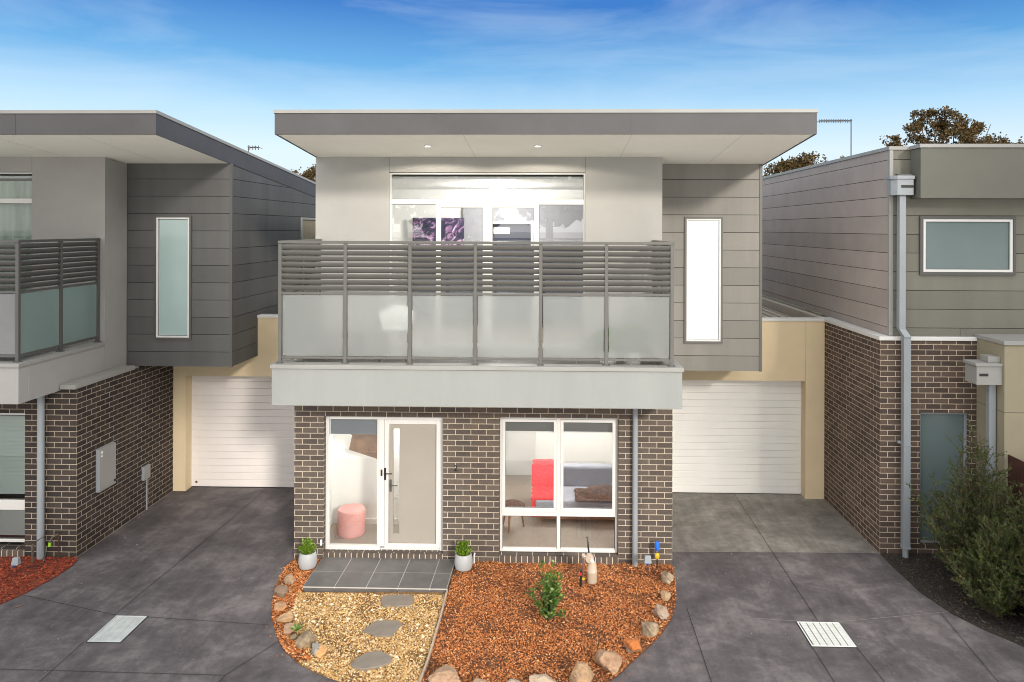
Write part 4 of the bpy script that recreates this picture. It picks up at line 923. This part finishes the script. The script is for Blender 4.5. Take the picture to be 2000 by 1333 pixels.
# potted box plants
def leaves(mb, c, n, s, asp=.45, spread=None, up=.3):
    for _ in range(n):
        while True:
            p = Vector((random.uniform(-1, 1), random.uniform(-1, 1), random.uniform(-1, 1)))
            if .15 < p.length < 1: break
        p2 = Vector((p.x * spread[0], p.y * spread[1], p.z * spread[2])) + Vector(c)
        d = (p.normalized() + Vector((random.gauss(0, .5), random.gauss(0, .5), random.gauss(up, .5)))).normalized()
        leaf(mb, p2, d, s * random.uniform(.6, 1.2), asp)
def leaf(mb, p, d, s, asp):
    u = d.cross(Vector((random.gauss(0, 1), random.gauss(0, 1), random.gauss(0, 1)))).normalized() * s * asp
    m_ = p + d * s * .5
    mb.add([p, m_ + u, p + d * s, m_ - u], [(0, 1, 2, 3)])
def potted(x, y, label):
    t = thing('potted_plant', (x, y, 0), label, 'potted plant', 'small box plants in grey pots beside the porch')
    po = MB().lathe((x, y, .02), [(.075, 0), (.098, .015), (.112, .07), (.108, .13), (.094, .185), (.091, .19), (.083, .19), (.083, .16), (.001, .155)], 32).build('pot', M['pot'], t, smooth=True); smooth_by_angle(po, 40)
    MB().lathe((x, y, .165), [(.084, 0), (.08, .008), (.001, .012)], 20).build('soil', M['soil'], t)
    f = MB(); random.seed(int(x * 100))
    for k in range(46):
        a = random.uniform(0, 6.28); r = random.uniform(0, .085); bx, by_ = x + math.cos(a) * r, y + math.sin(a) * r; tip = Vector((bx + math.cos(a) * .03, by_ + math.sin(a) * .03, .21 + random.uniform(.05, .15) * (1.15 - r / .12)))
        b0 = Vector((bx * .6 + x * .4, by_ * .6 + y * .4, .17)); f.tube([b0, tip], [.0035, .0015], 4)
        for q in range(26):
            u = random.uniform(.25, 1.02); leaf(f, b0.lerp(tip, u), Vector((random.gauss(0, .7), random.gauss(0, .7), .55)).normalized(), random.uniform(.016, .028), .36)
    f.build('foliage', M['leaf_box'], t); t.scale = (1.25, 1.25, 1.25)
potted(-3.70, 10.95, 'small box plant in a pale grey pot left of the porch, against the driveway corner')
potted(-1.325, 10.98, 'small box plant in a pale grey pot right of the porch')

# little lion-like white ornament shape is only a sliver behind the left pot: a plain white plaque
tag(MB().box(-3.60, -3.57, 11.20, 11.245, .24, .33).build('wall_socket', M['pwhite'], loc=(-3.6, 11.2, .3), bevel=.01), 'small white outdoor fitting on the bricks behind the left pot', 'outdoor socket')

# stepping stones
def slab(poly, label, zt=.045):
    cx = sum(p[0] for p in poly) / len(poly); cy = sum(p[1] for p in poly) / len(poly)
    P = []
    n = len(poly)
    for i in range(n):
        a = Vector(poly[i]); b = Vector(poly[(i + 1) % n])
        for k in range(4):
            q = a.lerp(b, k / 4); q = q + Vector((random.gauss(0, .006), random.gauss(0, .006))); P.append((q.x, q.y))
    if sum((P[i][0] * P[(i + 1) % len(P)][1] - P[(i + 1) % len(P)][0] * P[i][1]) for i in range(len(P))) < 0: P = P[::-1]
    tag(MB().prism(P, .005, zt).build('stepping_stone', M['slate'], loc=(cx, cy, 0), bevel=.006), label, 'stepping stone', 'slate stepping stones in the gravel')
slab([(-2.36, 10.06), (-2.28, 10.14), (-2.08, 10.15), (-1.95, 10.155), (-1.90, 10.02), (-1.92, 9.86), (-2.1, 9.84), (-2.31, 9.85)], 'squarish slate stepping stone nearest the porch')
slab([(-2.41, 9.22), (-2.36, 9.34), (-2.28, 9.47), (-2.02, 9.48), (-1.93, 9.40), (-1.96, 9.32), (-2.0, 9.12), (-2.16, 9.12)], 'slate stepping stone in the middle of the gravel bed')
slab([(-2.36, 8.50), (-2.32, 8.64), (-2.22, 8.76), (-2.08, 8.80), (-1.95, 8.71), (-1.90, 8.66), (-1.92, 8.54), (-2.08, 8.46), (-2.22, 8.42)], 'rounded slate stepping stone farthest from the porch')

# rocks
def rock(x, y, wd, hd_, dp, c1, c2, label, seed, top=None):
    bm = bmesh.new(); bmesh.ops.create_icosphere(bm, subdivisions=5, radius=1)
    off = Vector((seed * 7.3, seed * 3.1, seed * 1.7))
    planes = []
    rr = random.Random(seed)
    wd *= .9; hd_ *= .92; dp *= .9
    for _ in range(14):
        n_ = Vector((rr.gauss(0, 1), rr.gauss(0, 1), rr.gauss(0, 1))).normalized(); planes.append((n_, rr.uniform(.55, .86)))
    for v in bm.verts:
        p = v.co.copy()
        for n_, d in planes:
            e_ = p.dot(n_) - d
            if e_ > 0: p -= n_ * e_ * .93
        p *= 1 + .16 * noise.noise(p * 1.4 + off) + .09 * noise.noise(p * 3.7 + off) + .05 * noise.noise(p * 9 + off) - .10 * max(0, .12 - abs(noise.noise(p * 1.9 + off * 2))) / .12
        v.co = Vector((p.x * wd / 2 * 1.12, p.y * dp / 2 * 1.12, max(-.2 * hd_, p.z * hd_ * .56 + hd_ * .36)))
    me_ = bpy.data.meshes.new('rock'); bm.to_mesh(me_); bm.free()
    m_ = mat('rock_%d' % seed, c1, .85, c2=c2, vscale=9, bump=1, bscale=45, det=10)
    if top:
        n = m_.node_tree.nodes; l = m_.node_tree.links; b = n['Principled BSDF']; src = b.inputs['Base Color'].links[0].from_socket
        t = n.new('ShaderNodeTexCoord'); z = n.new('ShaderNodeTexNoise'); z.inputs['Scale'].default_value = 6; l.new(t.outputs['Object'], z.inputs[0])
        s = n.new('ShaderNodeSeparateXYZ'); l.new(t.outputs['Object'], s.inputs[0])
        ma = n.new('ShaderNodeMath'); ma.operation = 'MULTIPLY_ADD'; l.new(s.outputs[top[1]], ma.inputs[0]); ma.inputs[1].default_value = 4 * top[2]; l.new(z.outputs[0], ma.inputs[2])
        r = n.new('ShaderNodeMapRange'); l.new(ma.outputs[0], r.inputs[0]); r.inputs[1].default_value = top[3]; r.inputs[2].default_value = top[3] + .12
        mi = n.new('ShaderNodeMix'); mi.data_type = 'RGBA'; l.new(r.outputs[0], mi.inputs[0]); l.new(src, mi.inputs[6]); mi.inputs[7].default_value = (*top[0], 1); l.new(mi.outputs[2], b.inputs['Base Color'])
    me_.materials.append(m_)
    o = bpy.data.objects.new('rock', me_); col.objects.link(o); o.location = (x, y + dp * .35, .01); o.rotation_euler = (0, 0, rr.uniform(-.5, .5))
    for p in me_.polygons: p.use_smooth = True
    tag(o, label, 'rock', 'rocks edging the garden bed'); return o
TAN = (.42, .30, .19); BRN = (.30, .20, .13); OR = (.52, .27, .12); GRY = (.36, .32, .27); DK = (.16, .11, .08)
rock(-3.80, 10.41, .17, .17, .18, TAN, BRN, 'upright tan rock closest to the left pot', 1)
rock(-3.79, 10.05, .23, .18, .22, BRN, DK, 'broad brown rock second from the left pot along the left curve', 2)
rock(-3.67, 9.70, .20, .13, .20, OR, BRN, 'low reddish tan rock touching the broad brown rock on the left curve', 3)
rock(-3.48, 9.38, .24, .17, .22, (.55, .34, .16), BRN, 'golden pointed rock halfway down the left curve', 4)
rock(-3.33, 9.16, .22, .13, .18, (.48, .30, .22), BRN, 'pinkish rock behind the small green sprig', 5)
rock(-3.24, 9.02, .14, .08, .12, (.26, .24, .13), DK, 'smallest greenish rock, below the pinkish one with the green sprig', 6)
rock(-3.04, 8.86, .28, .20, .24, (.42, .33, .20), DK, 'large lumpy tan rock second from the end of the left curve', 7)
rock(-2.82, 8.68, .25, .16, .22, GRY, (.27, .25, .22), 'smooth rock half grey and half orange at the end of the left curve', 8, ((.60, .33, .14), 0, 1.2, .52))
rock(-1.20, 8.14, .42, .27, .28, (.50, .32, .20), BRN, 'big pinkish tan rock at the lower end of the timber edging', 9)
rock(-.79, 8.10, .20, .14, .18, TAN, BRN, 'small tan rock just right of the big pinkish one at the bottom edge', 10)
rock(-.42, 8.10, .22, .14, .18, TAN, GRY, 'flat tan rock in the middle of the bottom edge', 11)
rock(-.08, 8.10, .42, .17, .24, (.50, .33, .18), GRY, 'wide low tan rock left of the round orange rock at the bottom', 12)
rock(.35, 8.19, .34, .27, .28, (.55, .34, .17), BRN, 'round smooth orange tan rock at the bottom edge', 13)
rock(.68, 8.46, .36, .30, .32, (.50, .33, .20), (.24, .13, .08), 'large rock with reddish face at the lower right curve', 14)
rock(1.02, 8.87, .27, .18, .24, GRY, BRN, 'rock with bright orange top on the right curve', 15, ((.50, .16, .04), 2, 1.3, .74))
rock(1.25, 9.22, .29, .20, .27, (.45, .35, .22), DK, 'grooved tan rock above the bright orange topped one', 16)
rock(1.47, 9.66, .22, .20, .22, (.42, .37, .32), BRN, 'grey white pitted rock on the right curve', 17)
rock(1.60, 10.16, .16, .15, .17, (.48, .33, .18), BRN, 'small squarish golden rock on the right curve', 18)
rock(1.70, 10.62, .22, .20, .22, (.45, .36, .24), DK, 'dark sided tan rock nearest the brick corner and tap', 19)
sp_ = MB()
for k in range(9):
    a = k * .7; leaf(sp_, Vector((-3.22, 9.12, .10)), Vector((math.cos(a), math.sin(a) - .3, .5)).normalized(), .10, .16)
sp_.tube([(-3.24, 9.14, 0), (-3.22, 9.12, .11)], .004, 4)
tag(sp_.build('seedling', M['leaf_bush'], loc=(-3.24, 9.14, 0)), 'tiny green sprig growing between rocks on the left curve', 'seedling')
for (x, y, r, s_) in ((-8.93, 9.55, .07, 1), (-1.0, 8.5, 0, 0)):
    if r:
        lf = MB().add([(-7.33, 9.66, .006), (-7.29, 9.70, .012), (-7.23, 9.80, .008), (-7.30, 9.74, .004)], [(0, 1, 2, 3)])
        tag(lf.build('fallen_leaf', mat('dry_leaf', (.5, .25, .08), .8), loc=(-7.3, 9.7, 0)), 'dry orange leaf lying on the left driveway', 'leaf')

# young bush in the mulch
random.seed(21)
bt = thing('bush', (-.03, 9.6, 0), 'young leafy green bush standing in the orange mulch', 'bush')
st_ = MB(); lv = MB()
for k in range(30):
    a = random.uniform(0, 6.28); ln = random.uniform(.25, .72) if k > 3 else random.uniform(.7, .85); lean = random.uniform(.12, .62) * (1 if ln < .6 else .45)
    b0 = Vector((-.03 + random.gauss(0, .02), 9.6 + random.gauss(0, .02), 0)); pts = [b0]
    for q in range(1, 6):
        u = q / 5; pts.append(b0 + Vector((math.cos(a) * lean * u * ln * 1.1, math.sin(a) * lean * u * ln * 1.1, ln * u)) + Vector((random.gauss(0, .012), random.gauss(0, .012), 0)))
    st_.tube(pts, [.006 * (1 - i / 7) for i in range(6)], 5)
    for q in range(int(70 * ln) + 12):
        u = random.uniform(.12, 1.0) * 5; i = min(4, int(u)); p = pts[i].lerp(pts[i + 1], u - i)
        d = Vector((random.gauss(0, .8), random.gauss(0, .8), random.uniform(0, .9))).normalized(); leaf(lv, p, d, random.uniform(.04, .075), .26)
for q in range(30):
    leaf(lv, Vector((.16 + random.gauss(0, .03), 9.58 + random.gauss(0, .03), .12 + random.uniform(-.05, .06))), Vector((random.gauss(0, .7), random.gauss(0, .7), .4)).normalized(), .05, .3)
st_.tube([(-.03, 9.6, .02), (.16, 9.58, .15)], .004, 4)
st_.build('stems', M['bark'], bt); lv.build('foliage', M['leaf_bush'], bt); bt.scale = (.92, .92, .90)

# feathery shrubs on the right
def shrub(x, y, h, rad, n, label, seed, lean=(0, 0)):
    random.seed(seed)
    t = thing('shrub', (x, y, 0), label, 'shrub', 'feathery shrubs along the right driveway')
    wd = MB(); lf = MB()
    for k in range(n):
        a = random.uniform(0, 6.28); out_ = abs(random.gauss(.5, .35)) * rad; ln = h * (1 - .45 * min(1.2, out_ / rad)) * random.uniform(.55, 1.02)
        pts = [Vector((x + random.gauss(0, .04), y + random.gauss(0, .04), 0))]; S_ = 7
        for q in range(1, S_ + 1):
            u = q / S_; pts.append(Vector((x + (math.cos(a) * out_ + lean[0]) * u ** .8, y + (math.sin(a) * out_ + lean[1]) * u ** .8, ln * u ** 1.15)) + Vector((random.gauss(0, .02), random.gauss(0, .02), 0)))
        wd.tube(pts, [.009 * (1 - i / (S_ + 1.5)) for i in range(S_ + 1)], 4, False)
        for q in range(20):
            u = random.uniform(.10, .99) * S_; i = min(S_ - 1, int(u)); p = pts[i].lerp(pts[i + 1], u - i)
            d = Vector((math.cos(a) * .5 + random.gauss(0, .6), math.sin(a) * .5 + random.gauss(0, .6), random.uniform(.35, 1.3))).normalized(); tl = random.uniform(.10, .30)
            e_ = p + d * tl; wd.tube([p, e_], [.0028, .0012], 3, False)
            nl = int(tl * 120)
            for r in range(nl):
                pp_ = p.lerp(e_, (r + random.random()) / nl * .98 + .02); dd = (d + Vector((random.gauss(0, .8), random.gauss(0, .8), random.gauss(0, .6)))).normalized()
                leaf(lf, pp_, dd, random.uniform(.018, .038), .26)
    wd.build('stems', M['bark'], t); lf.build('foliage', M['leaf_shrub'], t)
shrub(6.20, 10.75, 2.45, .72, 100, 'tallest feathery green shrub reaching up in front of the frosted side door', 31)
shrub(6.62, 10.05, 1.9, .62, 90, 'olive green shrub against the red brown fence at the right edge', 32)
shrub(6.02, 9.95, 1.3, .58, 90, 'lower dark green shrub leaning over the edge of the right driveway', 33)
shrub(6.42, 9.25, 1.15, .6, 90, 'bushy green shrub nearest the camera at the right edge', 34)

# trees beyond the roofs
def tree(x, y, h, blobs, label, seed, leafm='leaf_tree', n=4200, ls=.12, gap=.0):
    random.seed(seed)
    t = thing('tree', (x, y, 0), label, 'tree', 'trees behind the houses')
    tk = MB(); tk.tube([(x, y, 0), (x + .1, y, h * .35), (x, y, h * .6)], [.22, .16, .1], 8)
    lv_ = MB()
    for (bx, by_, bz, r) in blobs:
        c_ = Vector((x + bx, y + by_, bz)); tk.tube([(x, y, h * .5), tuple(Vector((x, y, h * .5)).lerp(c_, .5) + Vector((0, 0, .1))), tuple(c_)], [.07, .045, .015], 5)
        for q in range(int(n * r * r)):
            d = Vector((random.gauss(0, 1), random.gauss(0, 1), random.gauss(0, 1))).normalized(); rr = r * random.uniform(.25, 1.0) ** .6 * (1 + .30 * noise.noise(d * 2.2 + c_)); p = c_ + Vector((d.x * rr * 1.1, d.y * rr, d.z * rr * .85))
            if noise.noise(p * 1.9) < gap - .02: continue
            leaf(lv_, p, Vector((random.gauss(0, 1), random.gauss(0, 1), random.gauss(0, .8))).normalized(), ls * random.uniform(.6, 1.2), .4)
    tk.build('trunk', M['bark'], t); lv_.build('crown', M[leafm], t)
tree(18.9, 35, 10, [(-1.7, 0, 9.75, .65), (-1.0, .3, 10.0, .7), (-.3, -.2, 10.45, .6), (.3, .2, 10.25, .7), (.9, 0, 9.9, .6), (-2.6, 0, 9.35, .45), (-3.1, 0, 9.45, .25), (1.5, 0, 9.2, .7), (0, 0, 9.2, 1.3), (1.5, .3, 10.1, .32), (1.9, 0, 10.2, .2), (-1.5, 0, 10.6, .35), (-.9, 0, 10.75, .25)], 'tall brown green tree standing behind the right house roof', 41, 'leaf_tree', 5200, .11, .06)
tree(21.7, 36, 9.6, [(-1.0, 0, 9.1, .6), (-.3, 0, 9.3, .6), (.5, 0, 9.45, .55), (.9, 0, 9.1, .5), (-1.8, 0, 8.9, .6)], 'lower spreading tree right of the tall one behind the right house', 42)
tree(11.6, 33, 8.4, [(-.7, 0, 7.8, .8), (0, 0, 8.1, .7), (.6, 0, 7.8, .55), (-.1, 0, 7.2, 1.1), (-1.3, 0, 7.5, .9)], 'dark tree showing between the centre roof and the right house', 43, 'leaf_tree')
tree(14.2, 38, 8.7, [(-.6, 0, 8.25, .35), (-.2, 0, 8.4, .3), (-1.1, 0, 7.7, .6), (.4, 0, 7.8, .7)], 'small dark tree top left of the roof antenna', 44, 'leaf_tree')
tree(16.3, 40, 9.2, [(-.9, 0, 8.55, .35), (-.4, 0, 8.9, .28), (.1, 0, 8.7, .4), (0, 0, 8.1, .9), (.8, 0, 8.8, .4)], 'thin dark tree top at the foot of the roof antenna', 45, 'leaf_tree')
tree(-12.6, 38, 8.4, [(-.6, 0, 7.6, .8), (.2, 0, 7.9, .7), (.8, 0, 7.5, .8), (0, 0, 7.1, 1.2)], 'brown green tree between the left roof and the centre house', 46, 'leaf_tree')

# unseen trees added behind the viewer to shade both neighbouring houses; windows reflect them
for (x, s, lb) in ((-6.5, 51, 'first from the left'), (-.2, 52, 'second from the left'), (17.8, 53, 'second from the right'), (25.5, 54, 'first from the right')):
    random.seed(s)
    bl = [(random.uniform(-2.6, 2.6), random.uniform(-1.5, 1.5), random.uniform(5.5, 14.5), random.uniform(1.2, 2.0)) for _ in range(16)]
    tree(x, -6.5, 14, bl, 'tall dense tree added out of view to shade the neighbouring houses, ' + lb, s, 'leaf_green', 170, .55, -.15)
# antennas
def antenna(x, y, z0, zt, ln, n, label, sgn=-1):
    t = thing('roof_antenna', (x, y, z0), label, 'antenna')
    MB().tube([(x, y, z0), (x, y, zt)], .014, 6).build('mast', M['rail'], t)
    MB().tube([(x + .02, y, zt - .04), (x + sgn * ln, y, zt - .05)], .009, 6).build('boom', M['rail_dark'], t)
    e_ = MB()
    for i in range(n):
        px = x + sgn * (ln * (i + .5) / n); s_ = .20 if i > 2 else .12
        e_.tube([(px, y - s_, zt - .045), (px, y + s_, zt - .045)], .007, 4); e_.tube([(px, y, zt - .10), (px, y, zt - .005)], .009, 4)
    e_.build('elements', M['rail_dark'], t)
antenna(7.33, 18, 6.36, 7.90, .80, 14, 'thin television antenna on a mast above the right house roof')
antenna(-6.6, 15.6, 6.35, 6.98, .25, 4, 'small antenna just showing over the left roof edge', 1)

# ================================================================== THINGS INSIDE AND ON THE BALCONY
M['pink'] = mat('pink_velvet', (.80, .40, .38), .9, var=.12, vscale=3); M['crimson'] = mat('red_throw', (.62, .05, .06), .95, var=.2, vscale=14, bump=1, bscale=30)
M['fur'] = mat('brown_fur', (.09, .055, .045), .95, var=.4, vscale=20, bump=1, bscale=50); M['sofa'] = mat('blue_grey_fabric', (.30, .31, .36), .9, var=.08)
so = thing('stool', (-3.31, 11.95, .13), 'round pink velvet stool seen through the sidelight', 'stool')
MB().lathe((-3.31, 11.95, .13), [(.215, 0), (.225, .02), (.225, .36)], 32).build('base', M['pink'], so, smooth=False).data.update()
MB().lathe((-3.31, 11.95, .491), [(.222, 0), (.228, .02), (.21, .055), (.12, .07), (.001, .072)], 32).build('cushion', M['pink'], so, smooth=True)
for o in so.children: smooth_by_angle(o, 50)
sf = thing('sofa', (.7, 12.7, .13), 'blue grey sofa inside the front window', 'sofa')
MB().box(-.28, 1.55, 12.45, 13.2, .25, .52).build('seat', M['sofa'], sf, bevel=.04, seg=3)
MB().box(-.28, 1.55, 13.2, 13.4, .25, .88).build('backrest', M['sofa'], sf, bevel=.05, seg=3)
MB().box(1.4, 1.58, 12.45, 13.2, .521, .70).build('arm', M['sofa'], sf, bevel=.04, seg=3)
MB().box(-.2, 1.5, 12.5, 13.1, .19, .249).build('base', M['wood'], sf)
for a in (-.15, 1.4): MB().tube([(a, 12.55, .13), (a, 12.55, .19)], .02, 8).build('leg', M['wood'], sf)
def cloth(x0, x1, y0, y1, zf, nx=26, ny=26):
    mb = MB(); vs = []
    for i in range(nx + 1):
        for j_ in range(ny + 1):
            x = x0 + (x1 - x0) * i / nx; y = y0 + (y1 - y0) * j_ / ny; vs.append((x + .015 * math.sin(y * 31), y, zf(x, y) + .018 * noise.noise(Vector((x * 9, y * 9, 0)))))
    fs = [(i * (ny + 1) + j_, (i + 1) * (ny + 1) + j_, (i + 1) * (ny + 1) + j_ + 1, i * (ny + 1) + j_ + 1) for i in range(nx) for j_ in range(ny)]
    return mb.add(vs, fs)
tag(cloth(-.34, .12, 12.41, 13.45, lambda x, y: .55 if 12.46 < y < 13.12 else (.26 if y <= 12.46 else .92)).build('throw_blanket', M['crimson'], smooth=True, loc=(-.1, 12.9, .5)), 'bright red throw draped over the left end of the sofa', 'blanket')
tag(cloth(.42, 1.42, 12.40, 13.0, lambda x, y: .55 + .14 * max(0, 1 - ((x - .95) / .5) ** 2 - ((y - 12.75) / .3) ** 2)).build('fur_throw', M['fur'], smooth=True, loc=(.9, 12.7, .5)), 'dark brown fur throw heaped on the right of the sofa', 'blanket')
ot = thing('side_stool', (-.62, 12.2, .13), 'low brown fur stool with a dark wooden leg inside the front window', 'stool')
MB().lathe((-.66, 12.25, .44), [(.18, 0), (.22, .03), (.22, .08), (.15, .12), (.001, .125)], 20).build('seat', M['fur'], ot, smooth=True)
for a in (.3, 2.4, 4.5): MB().tube([(-.66 + .15 * math.cos(a), 12.25 + .15 * math.sin(a), .44), (-.66 + .21 * math.cos(a), 12.25 + .21 * math.sin(a), .13)], [.022, .012], 8).build('leg', M['wood'], ot)
M['art_red'] = mat('rose_canvas', (.62, .16, .16), .8, var=.15)
tag(MB().box(-.24, .62, 14.85, 14.89, 1.25, 2.2).build('wall_canvas', M['art_red'], loc=(.2, 14.88, 1.3)), 'plain rose red canvas on the back wall of the front room', 'picture')
def art_mat():
    m = bpy.data.materials.new('flower_print'); m.use_nodes = True; n = m.node_tree.nodes; l = m.node_tree.links; b = n['Principled BSDF']
    t = n.new('ShaderNodeTexCoord'); z = n.new('ShaderNodeTexNoise'); z.inputs['Scale'].default_value = 4.5; z.inputs['Detail'].default_value = 8; z.inputs['Distortion'].default_value = 2.2; l.new(t.outputs['Object'], z.inputs[0])
    r = n.new('ShaderNodeValToRGB'); e = r.color_ramp.elements; e[0].position = .36; e[0].color = (.02, .02, .05, 1); e[1].position = .70; e[1].color = (.75, .62, .70, 1)
    k = e.new(.5); k.color = (.06, .05, .10, 1); k = e.new(.58); k.color = (.35, .18, .35, 1); l.new(z.outputs[0], r.inputs[0]); l.new(r.outputs[0], b.inputs['Base Color']); return m
tag(MB().box(-3.05, -1.92, 15.80, 15.84, 4.5, 5.42).build('wall_picture', art_mat(), loc=(-2.5, 15.8, 4.9)), 'large dark picture of pale purple flowers on the upstairs wall', 'picture')
sb = thing('added_dark_cabinet', (-.9, 15.2, 3.15), 'long dark cabinet added upstairs to darken the gaps between the balcony louvre blades', 'cabinet')  # made-up cabinet, keeps the louvre gaps and frosted glass dark
MB().box(-3.0, 1.3, 15.0, 15.45, 3.22, 4.82).build('carcass', M['navy'], sb, bevel=.006)
for k in range(5): MB().box(-2.98 + k * .86, -2.14 + k * .86, 14.975, 14.995, 3.25, 4.80).build('door', M['navy'], sb, bevel=.004)
# balcony furniture
ch = thing('tub_chair', (-2.45, 11.35, 3.13), 'white tub chair with pale wooden legs behind the second balcony glass panel', 'chair')
prof = [(.16, .40), (.24, .44), (.27, .55)]
MB().lathe((-2.45, 11.35, 3.13), [(.10, .42), (.22, .44), (.245, .50), (.22, .52), (.001, .50)], 24).build('seat', M['pwhite'], ch, smooth=True)
bk_ = MB(); vs = []; fs = []; K = 18
for i in range(K + 1):
    a = math.pi * (-.12 + 1.24 * i / K); h_ = .83 - .13 * abs(math.cos(a)) ** 2
    for (r, z) in ((.24, .47), (.29, h_), (.265, h_), (.215, .50)): vs.append((-2.45 + r * math.cos(a), 11.35 + r * math.sin(a), 3.13 + z))
for i in range(K):
    for q in range(4): fs.append((i * 4 + q, (i + 1) * 4 + q, (i + 1) * 4 + (q + 1) % 4, i * 4 + (q + 1) % 4))
bk_.add(vs, fs).build('backrest', M['pwhite'], ch, smooth=True)
for (a, b) in ((-1, -1), (1, -1), (-1, 1), (1, 1)): MB().tube([(-2.45 + a * .13, 11.35 + b * .13, 3.57), (-2.45 + a * .21, 11.35 + b * .21, 3.13)], [.016, .010], 8).build('leg', M['wood'], ch)
for (x, y, h, lab) in ((1.22, 11.0, .42, 'bushy green plant in a white pot behind the right balcony glass panel'), (.86, 11.1, .30, 'smaller green plant in a white pot next to the sixth balcony post')):
    t = thing('balcony_plant', (x, y, 3.13), lab, 'potted plant', 'potted plants on the balcony')
    MB().lathe((x, y, 3.13), [(.10, 0), (.12, .02), (.13, .20), (.12, .20), (.001, .19)], 24).build('pot', M['pwhite'], t, smooth=False)
    f = MB(); leaves(f, (x, y, 3.13 + .2 + h * .45), 420, .09, .3, (.22, .22, h * .55)); f.build('foliage', M['leaf_bush'], t)
ct = thing('side_table', (-3.4, 11.6, 3.13), 'low dark outdoor bench at the left end of the balcony', 'bench')
MB().box(-3.7, -3.1, 11.5, 11.9, 3.42, 3.47).build('top', M['rail_dark'], ct, bevel=.005)
for (a, b) in ((-3.67, 11.53), (-3.13, 11.53), (-3.67, 11.87), (-3.13, 11.87)): MB().box(a - .02, a + .02, b - .02, b + .02, 3.13, 3.419).build('leg', M['rail_dark'], ct)
